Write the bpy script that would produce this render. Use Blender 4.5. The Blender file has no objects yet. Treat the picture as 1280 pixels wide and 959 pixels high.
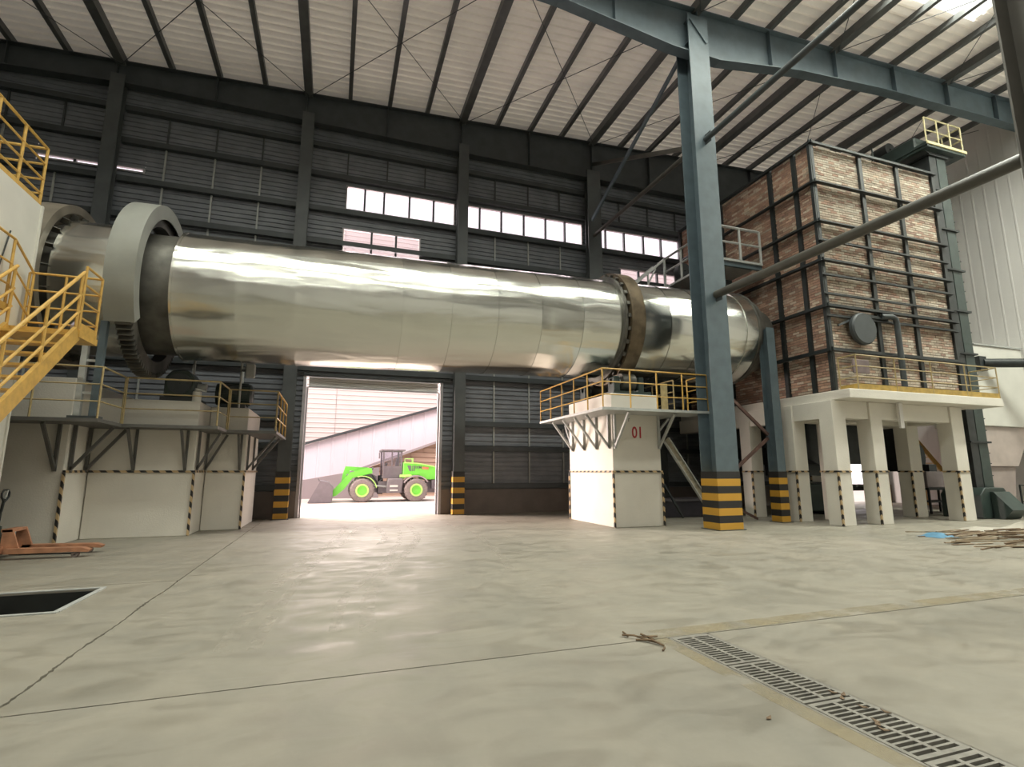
import bpy, bmesh, math, random
from mathutils import Vector, Matrix
random.seed(7)
R = math.radians
SC = bpy.context.scene
COL = SC.collection

# ------------------------------------------------------------------ camera, sky, light, exposure
cam_d = bpy.data.cameras.new('camera')
cam_d.sensor_fit = 'HORIZONTAL'; cam_d.sensor_width = 36.0; cam_d.lens = 36.0 * 650 / 1280
cam_d.clip_start = 0.05; cam_d.clip_end = 400
cam = bpy.data.objects.new('camera', cam_d); COL.objects.link(cam)
cam.location = (0, 0, 1.5)
cam.rotation_euler = (R(90) + math.atan(110 / 650), 0, R(-18.8))
SC.camera = cam
SC.view_settings.view_transform = 'Standard'; SC.view_settings.look = 'None'
SC.view_settings.gamma = 1.0; SC.view_settings.use_curve_mapping = False
SC.view_settings.exposure = 0.0
SC.cycles.use_denoising = True
SC.cycles.max_bounces = 8; SC.cycles.diffuse_bounces = 5; SC.cycles.glossy_bounces = 4
SC.cycles.transparent_max_bounces = 12
SC.cycles.sample_clamp_indirect = 6.0
SC.cycles.caustics_reflective = False; SC.cycles.caustics_refractive = False

W = bpy.data.worlds.new('overcast_sky'); SC.world = W; W.use_nodes = True
W.node_tree.nodes['Background'].inputs[0].default_value = (1.0, 0.91, 0.91, 1)
W.node_tree.nodes['Background'].inputs[1].default_value = 1.9

def area(name, loc, size, power, color, rot=(0, 0, 0), spread=180):
    l = bpy.data.lights.new(name, 'AREA'); l.shape = 'RECTANGLE'
    l.size, l.size_y = size; l.energy = power; l.color = color; l.spread = R(spread)
    o = bpy.data.objects.new(name, l); o.location = loc; o.rotation_euler = rot
    COL.objects.link(o); return o
def rz(x): return 15.38 + 0.05 * x           # underside of the roof sheets
TILT = -math.atan(0.05)
WARM = (1.0, 0.94, 0.87)
# daylight over the roof lights (each lamp lies above its translucent strip)
area('roof_light_sun_a', (6.3, 8.55, rz(6.3) + .5), (26, 1.4), 3600, WARM, (0, TILT, 0))
area('roof_light_sun_b', (9, 2.4, rz(9) + .5), (32, 1.5), 1900, WARM, (0, TILT, 0))
area('roof_light_sun_c', (9, -5.2, rz(9) + .5), (32, 1.5), 2300, WARM, (0, TILT, 0))
area('roof_light_sun_d', (9, -11.2, rz(9) + .5), (32, 1.4), 2300, WARM, (0, TILT, 0))
# added fill lamps out of view beyond the gateway, brightening yard and hall
area('yard_fill_top', (8, 26.0, 18.5), (40, 10), 7400, (1.0, 0.88, 0.83), (0, 0, 0))
area('yard_fill_north', (-1.5, 27.0, 7.6), (13, 3.0), 2600, (1.0, 0.84, 0.77), (R(-76), 0, R(-14)), 150)
area('yard_fill_west', (-6.6, 24.6, 4.4), (5, 5), 3300, (1.0, 0.82, 0.73), Vector((13.9, -10.4, -2.9)).to_track_quat('-Z', 'Y').to_euler(), 120)  # added beside the gateway to brighten the pier's left face
area('right_wall_fill', (22.5, 5.4, rz(22.5) + .5), (5, 1.5), 4200, WARM, (0, TILT, 0))  # added lamp above an unseen strip, brightening the right wall

# ------------------------------------------------------------------ materials
MATS = {}
def mat(name, col, rough=.6, metal=0., var=.12, scale=6., bump=0., bscale=40., stretch=(1, 1, 1), spec=.5, col2=None, detail=6):
    if name in MATS: return MATS[name]
    m = bpy.data.materials.new(name); m.use_nodes = True
    nt = m.node_tree; n = nt.nodes; L = nt.links
    b = n['Principled BSDF']
    b.inputs['Roughness'].default_value = rough; b.inputs['Metallic'].default_value = metal
    b.inputs['Specular IOR Level'].default_value = spec
    tc = n.new('ShaderNodeTexCoord'); mp = n.new('ShaderNodeMapping')
    mp.inputs['Scale'].default_value = stretch
    L.new(tc.outputs['Object'], mp.inputs[0])
    nz = n.new('ShaderNodeTexNoise'); nz.inputs['Scale'].default_value = scale; nz.inputs['Detail'].default_value = detail
    L.new(mp.outputs[0], nz.inputs['Vector'])
    cr = n.new('ShaderNodeValToRGB')
    lo = col2 if col2 else tuple(c * (1 - var) for c in col)
    hi = col if col2 else tuple(min(1, c * (1 + var)) for c in col)
    cr.color_ramp.elements[0].position = .32; cr.color_ramp.elements[1].position = .68
    cr.color_ramp.elements[0].color = (*lo, 1); cr.color_ramp.elements[1].color = (*hi, 1)
    L.new(nz.outputs['Fac'], cr.inputs[0]); L.new(cr.outputs[0], b.inputs['Base Color'])
    if bump:
        n2 = n.new('ShaderNodeTexNoise'); n2.inputs['Scale'].default_value = bscale; n2.inputs['Detail'].default_value = 4
        L.new(mp.outputs[0], n2.inputs['Vector'])
        bp = n.new('ShaderNodeBump'); bp.inputs['Strength'].default_value = bump; bp.inputs['Distance'].default_value = .03
        L.new(n2.outputs['Fac'], bp.inputs['Height']); L.new(bp.outputs[0], b.inputs['Normal'])
    MATS[name] = m; return m

def add_glow(m, f, col):
    """translucency added to make a dim sheet glow from behind"""
    nt = m.node_tree; n = nt.nodes; L = nt.links
    t = n.new('ShaderNodeBsdfTranslucent'); t.inputs[0].default_value = (*col, 1)
    mx = n.new('ShaderNodeMixShader'); mx.inputs[0].default_value = f
    L.new(n['Principled BSDF'].outputs[0], mx.inputs[1]); L.new(t.outputs[0], mx.inputs[2]); L.new(mx.outputs[0], n['Material Output'].inputs[0])
STEEL = mat('blue_grey_steel_paint', (.095, .128, .148), .45, 0, .12, 3)
BRKT = mat('bracket_grey_paint', (.105, .102, .095), .5, 0, .15, 3)
DKSTEEL = mat('dark_grey_steel_paint', (.050, .058, .062), .5, 0, .15, 3)
BLKSTEEL = mat('black_steel', (.020, .024, .025), .5, 0, .3, 5)
GREEN = mat('dark_green_paint', (.030, .046, .042), .45, 0, .2, 3)
CLAD = mat('grey_wall_cladding', (.200, .212, .238), .5, 0, .15, 2)
ROOFM = mat('pale_roof_cladding', (.80, .75, .68), .55, 0, .07, 1.2)
add_glow(ROOFM, .06, (.95, .95, .84))  # added translucency lifts the brightness of the roof underside
PURL = mat('purlin_steel', (.10, .105, .105), .5, 0, .15, 3)
WHITEW = mat('white_render', (.70, .665, .60), .8, 0, .05, 1.2, .15, 30)
WHITEM = mat('white_painted_metal', (.66, .65, .60), .4, 0, .05, 1.5)
LGREY = mat('light_grey_cladding', (.70, .68, .66), .5, 0, .06, 1, stretch=(1, 1, .2))
YEL = mat('yellow_rail_paint', (.56, .345, .085), .45, 0, .15, 8)
OCHRE = mat('ochre_kick_plate', (.38, .25, .055), .5, 0, .2, 6)
DULLYEL = mat('dull_yellow_rail_paint', (.37, .285, .14), .5, 0, .2, 8)
CREAM = mat('cream_rail_paint', (.70, .62, .36), .5, 0, .1, 8)
LSTEEL = mat('light_grey_rail_paint', (.42, .43, .42), .45, 0, .1, 8)
DADO = mat('grey_masonry_render', (.19, .16, .145), .85, 0, .12, 2, .2, 20)
FRAMEW = mat('window_frame_paint', (.40, .38, .40), .5, 0, .05, 8)
RINGB = mat('brown_rusted_steel', (.15, .115, .075), .5, .5, .35, 3, .15, 20)
DKSHELL = mat('dark_mill_steel', (.14, .135, .12), .5, .6, .4, 2.0, .1, 12)
GUARD = mat('grey_guard_paint', (.27, .275, .25), .5, .0, .12, 1.5)
SEAL = mat('brown_grey_steel', (.22, .19, .15), .5, .3, .2, 2)
RUBBER = mat('tyre_rubber', (.24, .20, .19), .8, 0, .15, 10)  # paled, the haze of the yard is put into the colour
LIME = mat('lime_green_paint', (.20, .72, .08), .4, 0, .06, 3)
LIMEY = mat('pale_lime_paint', (.50, .85, .22), .4, 0, .05, 3)
DKGREY = mat('dark_grey_paint', (.17, .15, .165), .5, 0, .1, 5)  # lightened to stand in for haze over the loader
ORANGE = mat('orange_red_paint', (.62, .22, .12), .5, 0, .2, 6)
RED = mat('red_stencil_paint', (.42, .03, .04), .6, 0, .1, 10)
WOOD = mat('weathered_wood', (.17, .115, .07), .85, 0, .4, 5, stretch=(1, 8, 8))
WOODP = mat('pale_wood', (.34, .27, .19), .85, 0, .25, 5, stretch=(1, 8, 8))
SHEETW = mat('white_plastic_sheet', (.40, .37, .32), .5, 0, .15, 3)
BLUEP = mat('blue_plastic', (.09, .23, .36), .5, 0, .15, 4)
PIT = mat('dark_pit_concrete', (.020, .022, .020), .9, 0, .3, 3)
CAST = mat('cast_iron_grey', (.225, .212, .185), .6, 0, .2, 9)
YARD = mat('yard_concrete', (.54, .475, .435), .85, 0, .05, .5)
PINKW = mat('far_ribbed_cladding', (.74, .66, .62), .7, 0, .03, .3)
LILAC = mat('lilac_white_cladding', (.74, .68, .74), .7, 0, .03, .5)
BROWNW = mat('brown_ribbed_cladding', (.50, .34, .26), .7, 0, .05, .5)
GREYW = mat('painted_shade_grey', (.36, .30, .31), .8, 0, .05, .5)  # shadow on the low yard wall is put into this grey
MORTAR = mat('lime_mortar', (.15, .125, .10), .95, 0, .3, 6)

def alu():
    m = bpy.data.materials.new('crumpled_aluminium'); m.use_nodes = True
    nt = m.node_tree; n = nt.nodes; L = nt.links; b = n['Principled BSDF']
    b.inputs['Base Color'].default_value = (.72, .725, .675, 1); b.inputs['Metallic'].default_value = 1
    tc = n.new('ShaderNodeTexCoord'); mp = n.new('ShaderNodeMapping'); mp.inputs['Scale'].default_value = (.35, 1.6, 1.6)
    L.new(tc.outputs['Object'], mp.inputs[0])
    a = n.new('ShaderNodeTexNoise'); a.inputs['Scale'].default_value = .9; a.inputs['Detail'].default_value = 2; a.inputs['Distortion'].default_value = .4
    L.new(mp.outputs[0], a.inputs['Vector'])
    bp = n.new('ShaderNodeBump'); bp.inputs['Strength'].default_value = .75; bp.inputs['Distance'].default_value = .10
    L.new(a.outputs['Fac'], bp.inputs['Height'])
    c = n.new('ShaderNodeTexNoise'); c.inputs['Scale'].default_value = 1.7; c.inputs['Detail'].default_value = 1.5
    L.new(tc.outputs['Object'], c.inputs['Vector'])
    bp2 = n.new('ShaderNodeBump'); bp2.inputs['Strength'].default_value = .12; bp2.inputs['Distance'].default_value = .02
    L.new(c.outputs['Fac'], bp2.inputs['Height']); L.new(bp.outputs[0], bp2.inputs['Normal']); L.new(bp2.outputs[0], b.inputs['Normal'])
    mr = n.new('ShaderNodeMapRange'); mr.inputs['To Min'].default_value = .17; mr.inputs['To Max'].default_value = .27
    L.new(c.outputs['Fac'], mr.inputs['Value']); L.new(mr.outputs[0], b.inputs['Roughness'])
    return m
ALU = alu()

def stripes(name, axis_vec, period, c1, c2, rough=.55):
    m = bpy.data.materials.new(name); m.use_nodes = True
    nt = m.node_tree; n = nt.nodes; L = nt.links; b = n['Principled BSDF']; b.inputs['Roughness'].default_value = rough
    tc = n.new('ShaderNodeTexCoord'); dt = n.new('ShaderNodeVectorMath'); dt.operation = 'DOT_PRODUCT'
    dt.inputs[1].default_value = axis_vec; L.new(tc.outputs['Object'], dt.inputs[0])
    dv = n.new('ShaderNodeMath'); dv.operation = 'DIVIDE'; dv.inputs[1].default_value = period; L.new(dt.outputs['Value'], dv.inputs[0])
    fr = n.new('ShaderNodeMath'); fr.operation = 'FRACT'; L.new(dv.outputs[0], fr.inputs[0])
    gt = n.new('ShaderNodeMath'); gt.operation = 'GREATER_THAN'; gt.inputs[1].default_value = .5; L.new(fr.outputs[0], gt.inputs[0])
    mx = n.new('ShaderNodeMix'); mx.data_type = 'RGBA'; mx.inputs['A'].default_value = (*c1, 1); mx.inputs['B'].default_value = (*c2, 1)
    L.new(gt.outputs[0], mx.inputs['Factor']); L.new(mx.outputs['Result'], b.inputs['Base Color'])
    return m
HAZ = stripes('column_hazard_bands', (0, 0, 1), .375, (.56, .30, .035), (.022, .020, .020))
TAPE = stripes('hazard_tape', (1, 1, 1), .26, (.50, .36, .20), (.018, .016, .016))

def glass(name, tint, fac, rough=.1):
    m = bpy.data.materials.new(name); m.use_nodes = True
    nt = m.node_tree; n = nt.nodes; L = nt.links; n.remove(n['Principled BSDF'])
    t = n.new('ShaderNodeBsdfTransparent'); t.inputs[0].default_value = (*tint, 1)
    g = n.new('ShaderNodeBsdfGlossy'); g.inputs['Roughness'].default_value = rough
    mx = n.new('ShaderNodeMixShader'); mx.inputs[0].default_value = fac
    L.new(t.outputs[0], mx.inputs[1]); L.new(g.outputs[0], mx.inputs[2]); L.new(mx.outputs[0], n['Material Output'].inputs[0])
    return m
GLASS = glass('window_glass', (.95, .93, .97), .06)
CABGLASS = glass('cab_glass', (.82, .80, .84), .10)
ROOFLITE = glass('translucent_roof_panel', (.88, .96, .90), .05, .5)

def floor_mat():
    m = bpy.data.materials.new('polished_dusty_concrete'); m.use_nodes = True
    nt = m.node_tree; n = nt.nodes; L = nt.links; b = n['Principled BSDF']
    tc = n.new('ShaderNodeTexCoord')
    def noise(s, d, st=(1, 1, 1), dist=0.):
        mp = n.new('ShaderNodeMapping'); mp.inputs['Scale'].default_value = st; L.new(tc.outputs['Object'], mp.inputs[0])
        z = n.new('ShaderNodeTexNoise'); z.inputs['Scale'].default_value = s; z.inputs['Detail'].default_value = d; z.inputs['Distortion'].default_value = dist
        L.new(mp.outputs[0], z.inputs['Vector']); return z
    big = noise(.45, 5, (1, 1, 1), .5); mid = noise(2.2, 6, (1, .7, 1), .8); fine = noise(26, 4)
    cr = n.new('ShaderNodeValToRGB'); e = cr.color_ramp.elements
    e[0].position = .30; e[0].color = (.225, .212, .180, 1); e[1].position = .70; e[1].color = (.315, .288, .238, 1)
    ad = n.new('ShaderNodeMath'); ad.operation = 'MULTIPLY_ADD'; ad.inputs[1].default_value = .5; L.new(mid.outputs['Fac'], ad.inputs[0])
    h = n.new('ShaderNodeMath'); h.operation = 'MULTIPLY'; h.inputs[1].default_value = .5; L.new(big.outputs['Fac'], h.inputs[0]); L.new(h.outputs[0], ad.inputs[2])
    L.new(ad.outputs[0], cr.inputs[0])
    # scuffed cream paint bands and long tyre marks are wear of their own
    mx = n.new('ShaderNodeMix'); mx.data_type = 'RGBA'; mx.blend_type = 'MULTIPLY'; mx.inputs['Factor'].default_value = .26
    cr2 = n.new('ShaderNodeValToRGB'); cr2.color_ramp.elements[0].position = .36; cr2.color_ramp.elements[0].color = (.55, .52, .48, 1)
    cr2.color_ramp.elements[1].position = .52; cr2.color_ramp.elements[1].color = (1, 1, 1, 1)
    tr = noise(2.1, 10, (.7, 1.35, 1), 1.3); L.new(tr.outputs['Fac'], cr2.inputs[0])
    L.new(cr.outputs[0], mx.inputs['A']); L.new(cr2.outputs[0], mx.inputs['B'])
    L.new(mx.outputs['Result'], b.inputs['Base Color'])
    mr = n.new('ShaderNodeMapRange'); mr.inputs['From Min'].default_value = .3; mr.inputs['From Max'].default_value = .7
    mr.inputs['To Min'].default_value = .34; mr.inputs['To Max'].default_value = .78; b.inputs['Specular IOR Level'].default_value = .26
    L.new(tr.outputs['Fac'], mr.inputs['Value']); L.new(mr.outputs[0], b.inputs['Roughness'])
    bp = n.new('ShaderNodeBump'); bp.inputs['Strength'].default_value = .12; bp.inputs['Distance'].default_value = .006
    s = n.new('ShaderNodeMath'); s.operation = 'ADD'; L.new(fine.outputs['Fac'], s.inputs[0]); L.new(tr.outputs['Fac'], s.inputs[1])
    L.new(s.outputs[0], bp.inputs['Height']); L.new(bp.outputs[0], b.inputs['Normal'])
    return m
FLOORM = floor_mat()

def dust_mat(name='pale_tyre_dust', col=(.47, .43, .365), lo=.42, hi=.72, top=.7, sc=5):
    m = bpy.data.materials.new(name); m.use_nodes = True
    nt = m.node_tree; n = nt.nodes; L = nt.links; b = n['Principled BSDF']
    b.inputs['Base Color'].default_value = (*col, 1); b.inputs['Roughness'].default_value = .5; b.inputs['Specular IOR Level'].default_value = .3
    tc = n.new('ShaderNodeTexCoord'); z = n.new('ShaderNodeTexNoise'); z.inputs['Scale'].default_value = sc; z.inputs['Detail'].default_value = 8
    L.new(tc.outputs['Object'], z.inputs['Vector'])
    mr = n.new('ShaderNodeMapRange'); mr.inputs['From Min'].default_value = lo; mr.inputs['From Max'].default_value = hi; mr.inputs['To Max'].default_value = top
    L.new(z.outputs['Fac'], mr.inputs['Value'])
    t = n.new('ShaderNodeBsdfTransparent'); mx = n.new('ShaderNodeMixShader')
    L.new(mr.outputs[0], mx.inputs[0]); L.new(t.outputs[0], mx.inputs[1]); L.new(b.outputs[0], mx.inputs[2]); L.new(mx.outputs[0], n['Material Output'].inputs[0])
    return m
DUST = dust_mat()
WORN = dust_mat('worn_cream_paint', (.40, .34, .225), .36, .66, .48, 2.6)
def brick_mat():
    m = bpy.data.materials.new('fired_brick'); m.use_nodes = True
    nt = m.node_tree; n = nt.nodes; L = nt.links; b = n['Principled BSDF']; b.inputs['Roughness'].default_value = .9
    at = n.new('ShaderNodeAttribute'); at.attribute_name = 'tint'
    tc = n.new('ShaderNodeTexCoord'); z = n.new('ShaderNodeTexNoise'); z.inputs['Scale'].default_value = 22; L.new(tc.outputs['Object'], z.inputs['Vector'])
    mr = n.new('ShaderNodeMapRange'); mr.inputs['To Min'].default_value = .65; mr.inputs['To Max'].default_value = 1.3; L.new(z.outputs['Fac'], mr.inputs['Value'])
    mx = n.new('ShaderNodeVectorMath'); mx.operation = 'SCALE'; L.new(at.outputs['Color'], mx.inputs[0]); L.new(mr.outputs[0], mx.inputs['Scale'])
    L.new(mx.outputs[0], b.inputs['Base Color'])
    return m
BRICK = brick_mat()

# ------------------------------------------------------------------ mesh helpers
class MB:
    def __init__(s): s.v = []; s.f = []
    def add(s, vs, fs):
        k = len(s.v); s.v += [tuple(v) for v in vs]; s.f += [tuple(i + k for i in f) for f in fs]; return s
    def box(s, a, b):
        x0, x1 = sorted((a[0], b[0])); y0, y1 = sorted((a[1], b[1])); z0, z1 = sorted((a[2], b[2]))
        vs = [(x0, y0, z0), (x1, y0, z0), (x1, y1, z0), (x0, y1, z0), (x0, y0, z1), (x1, y0, z1), (x1, y1, z1), (x0, y1, z1)]
        return s.add(vs, [(0, 3, 2, 1), (4, 5, 6, 7), (0, 1, 5, 4), (1, 2, 6, 5), (2, 3, 7, 6), (3, 0, 4, 7)])
    def cbox(s, c, d): return s.box([c[i] - d[i] / 2 for i in range(3)], [c[i] + d[i] / 2 for i in range(3)])
    def bar(s, p, q, w, h, up=(0, 0, 1)):
        p = Vector(p); q = Vector(q); d = (q - p).normalized(); u = Vector(up)
        if abs(d.dot(u)) > .98: u = Vector((0, 1, 0))
        a = d.cross(u).normalized() * (w / 2); b = a.cross(d).normalized() * (h / 2)
        vs = [p - a - b, p + a - b, p + a + b, p - a + b, q - a - b, q + a - b, q + a + b, q - a + b]
        return s.add(vs, [(0, 1, 2, 3), (7, 6, 5, 4), (0, 4, 5, 1), (1, 5, 6, 2), (2, 6, 7, 3), (3, 7, 4, 0)])
    def tube(s, pts, r, n=10, cap=True):
        pts = [Vector(p) for p in pts]; rs = r if isinstance(r, (list, tuple)) else [r] * len(pts)
        k = len(s.v); ref = None
        for i, p in enumerate(pts):
            d = (pts[min(i + 1, len(pts) - 1)] - pts[max(i - 1, 0)]).normalized()
            if ref is None: ref = Vector((0, 0, 1)) if abs(d.z) < .9 else Vector((1, 0, 0))
            a = d.cross(ref).normalized(); b = a.cross(d).normalized(); ref = b
            for j in range(n):
                t = 2 * math.pi * j / n; s.v.append(tuple(p + (a * math.cos(t) + b * math.sin(t)) * rs[i]))
        for i in range(len(pts) - 1):
            for j in range(n):
                s.f.append((k + i * n + j, k + i * n + (j + 1) % n, k + (i + 1) * n + (j + 1) % n, k + (i + 1) * n + j))
        if cap:
            s.f.append(tuple(k + j for j in reversed(range(n)))); e = k + (len(pts) - 1) * n
            s.f.append(tuple(e + j for j in range(n)))
        return s
    def prism(s, poly, axis, lo, hi):
        n = len(poly)
        def P(a, b, c):
            return {'x': (c, a, b), 'y': (a, c, b), 'z': (a, b, c)}[axis]
        vs = [P(a, b, lo) for a, b in poly] + [P(a, b, hi) for a, b in poly]
        fs = [tuple(range(n)), tuple(reversed(range(n, 2 * n)))] + [(i, i + n, (i + 1) % n + n, (i + 1) % n) for i in range(n)]
        return s.add(vs, fs)
    def lathe(s, prof, origin, n=48, closed=False, axis='x', a0=0., a1=2 * math.pi):
        """profile of (along, radius) turned about the axis through origin"""
        ox, oy, oz = origin; full = abs(a1 - a0 - 2 * math.pi) < 1e-6; k = len(s.v); m = len(prof); cnt = n if full else n + 1
        for j in range(cnt):
            t = a0 + (a1 - a0) * j / n; c, si = math.cos(t), math.sin(t)
            for x, r in prof:
                if axis == 'x': s.v.append((ox + x, oy + r * c, oz + r * si))
                elif axis == 'y': s.v.append((ox + r * c, oy + x, oz + r * si))
                else: s.v.append((ox + r * c, oy + r * si, oz + x))
        for j in range(n):
            j2 = (j + 1) % cnt
            for i in range(m if closed else m - 1):
                i2 = (i + 1) % m
                s.f.append((k + j * m + i, k + j2 * m + i, k + j2 * m + i2, k + j * m + i2))
        return s
    def sheet(s, us, prof, fn):
        """grid: fn(u, a, b) -> point, for every u and every (a, b) of the profile"""
        k = len(s.v); m = len(prof)
        for u in us:
            for a, b in prof: s.v.append(tuple(fn(u, a, b)))
        for i in range(len(us) - 1):
            for j in range(m - 1):
                s.f.append((k + i * m + j, k + i * m + j + 1, k + (i + 1) * m + j + 1, k + (i + 1) * m + j))
        return s

def wloc(o):
    v = Vector((0, 0, 0))
    while o is not None: v += o.location; o = o.parent
    return v
def build(name, mb, m, parent=None, label=None, bevel=0., smooth=True, kind=None, at=None):
    org = wloc(parent)
    loc = Vector(at) if (at is not None and parent is None) else Vector((0, 0, 0))
    org = org + loc
    me = bpy.data.meshes.new(name)
    me.from_pydata([(v[0] - org.x, v[1] - org.y, v[2] - org.z) for v in mb.v], [], mb.f)
    bm = bmesh.new(); bm.from_mesh(me)
    bmesh.ops.recalc_face_normals(bm, faces=bm.faces)
    if bevel: bmesh.ops.bevel(bm, geom=list(bm.edges), offset=bevel, segments=1, affect='EDGES', clamp_overlap=True)
    bm.to_mesh(me); bm.free()
    if smooth:
        me.shade_smooth(); me.set_sharp_from_angle(angle=R(32))
    me.materials.append(m)
    o = bpy.data.objects.new(name, me); COL.objects.link(o); o.location = loc
    if parent is not None: o.parent = parent
    if label: o['label'] = label
    if kind: o['kind'] = kind
    return o
def thing(name, label, cat, loc, group=None):
    o = bpy.data.objects.new(name, None); COL.objects.link(o); o.location = loc; o.empty_display_size = .2
    o['label'] = label; o['category'] = cat
    if group: o['group'] = group
    return o
def tag(o, label, cat, group=None):
    o['label'] = label; o['category'] = cat
    if group: o['group'] = group
    return o
def struct(name, loc=(0, 0, 0)):
    o = bpy.data.objects.new(name, None); COL.objects.link(o); o.location = loc; o['kind'] = 'structure'; return o
def kids(o): return [c for c in bpy.data.objects if c.parent is o]
def copy_tree(o, off, label=None):
    c = o.copy(); COL.objects.link(c); c.location = o.location + Vector(off)
    if label: c['label'] = label
    for ch in kids(o):
        d = ch.copy(); COL.objects.link(d); d.parent = c
        for g in kids(ch):
            e = g.copy(); COL.objects.link(e); e.parent = d
    return c
def share(o, parent, off):
    c = o.copy(); COL.objects.link(c); c.parent = parent; c.location = o.location + Vector(off); return c

YW = 18.85                                   # inner face of the back wall sheets
# ------------------------------------------------------------------ floor
floor = struct('floor')
def slab(poly, z=0., t=.2, m=FLOORM, name='floor_slab'):
    return build(name, MB().prism(poly, 'z', z - t, z), m, floor, smooth=False)
g = .008
def jag(x, y0, y1, sgn):
    pts = []; n = 160; rnd = random.Random(3)
    for i in range(n + 1):
        pts.append((x + sgn * g + rnd.choice((0, 0, 0, .004, .012)) * sgn * rnd.random() * 1.5 + .010 * math.sin(i * .10) + .003 * math.sin(i * .9), y0 + (y1 - y0) * i / n))
    return pts
slab([(-18, 8.7 + g), (-1.95 - g, 8.7 + g), (-1.95 - g, 19.6), (-18, 19.6)])
left = jag(-1.95, 4.35 + g, 8.7 - g, -1); right = jag(-1.95, 4.35 + g, 8.7 - g, 1)
slab([(-18, 4.35 + g)] + left[:-1] + [left[-1], (-18, 8.7 - g), (-18, 8.44), (-2.77, 8.44), (-2.77, 7.22), (-18, 7.22)])
slab([(30, 4.35 + g), (30, 19.6), (-1.95 + g, 19.6), (-1.95 + g, 8.7)] + list(reversed(right)))
slab([(-18, -16), (2.98, -16), (2.98, 4.35 - g), (-18, 4.35 - g)])
slab([(3.42, -16), (30, -16), (30, 4.35 - g), (3.42, 4.35 - g)])
build('sub_base', MB().box((-18, -16, -1.3), (30, 19.6, -1.2)), PIT, floor, smooth=False)
build('trench_channel', MB().box((2.94, -16, -.75), (3.46, 4.37, -.7)).box((2.93, -16, -.75), (2.975, 4.37, -.03)).box((3.425, -16, -.75), (3.47, 4.37, -.03)), PIT, floor, smooth=False, kind='stuff')
# thin worn paint films left on the slabs
build('worn_paint_line', MB().prism([(2.72, 4.37), (2.98, 4.37), (8.6, 4.37), (8.6, 4.60), (2.80, 4.58)], 'z', .0005, .002), WORN, floor, smooth=False)
build('worn_paint_line', MB().prism([(2.80, -3), (2.975, -3), (2.975, 4.34), (2.84, 4.34)], 'z', .0005, .002), WORN, floor, smooth=False)

def track(pts, w):
    mb = MB(); P = [Vector((x, y, 0)) for x, y in pts]; ps = []
    for i in range(len(P) - 1):
        a = P[max(i - 1, 0)]; b = P[i]; c = P[i + 1]; d = P[min(i + 2, len(P) - 1)]
        for k in range(8):
            t = k / 8; ps.append(.5 * ((2 * b) + (c - a) * t + (2 * a - 5 * b + 4 * c - d) * t * t + (3 * b - a - 3 * c + d) * t ** 3))
    ps.append(P[-1]); vs = []
    for i, p in enumerate(ps):
        t = (ps[min(i + 1, len(ps) - 1)] - ps[max(i - 1, 0)]).normalized(); n_ = Vector((-t.y, t.x, 0)) * w / 2
        vs += [p + n_ + Vector((0, 0, .0015)), p - n_ + Vector((0, 0, .0015))]
    mb.add(vs, [(2 * i, 2 * i + 1, 2 * i + 3, 2 * i + 2) for i in range(len(ps) - 1)])
    build('tyre_track', mb, DUST, floor, smooth=False)
for pts, w in (([(.45, 15.5), (.1, 12.5), (-.45, 9.5), (-.75, 6.5), (-.8, 5.2)], .16), ([(.75, 15.5), (.38, 12.5), (-.2, 9.5), (-.5, 6.5), (-.55, 5.2)], .12),
               ([(2.1, 15.2), (1.95, 12.5), (1.15, 9.4), (.55, 7.2), (.4, 5.4)], .16), ([(1.75, 15.0), (1.55, 12.5), (.95, 9.4), (.25, 7.0), (.1, 5.5)], .12),
               ([(3.25, 15.4), (3.35, 12.5), (3.0, 9.6), (2.7, 8.0)], .14), ([(1.2, 15.4), (1.25, 13.0), (1.0, 11.5)], .14)):
    track(pts, w)
# floor pit with steel rim
pit = thing('floor_pit', 'open rectangular floor pit with thin steel rim in front of pallet truck', 'pit', (-4.5, 7.8, 0))
build('pit_lining', MB().box((-18, 7.20, -1.1), (-2.75, 7.23, -.02)).box((-18, 8.43, -1.1), (-2.75, 8.46, -.02)).box((-2.78, 7.2, -1.1), (-2.75, 8.46, -.02)).box((-18, 7.2, -1.15), (-2.75, 8.46, -1.1)), PIT, pit, smooth=False, kind='stuff')
for a, b in (((-9, 7.16, 0), (-2.72, 7.22, .012)), ((-9, 8.44, 0), (-2.72, 8.50, .012)), ((-2.77, 7.22, 0), (-2.71, 8.44, .012))):
    build('steel_rim', MB().box(a, b), LSTEEL, pit, smooth=False)

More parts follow.
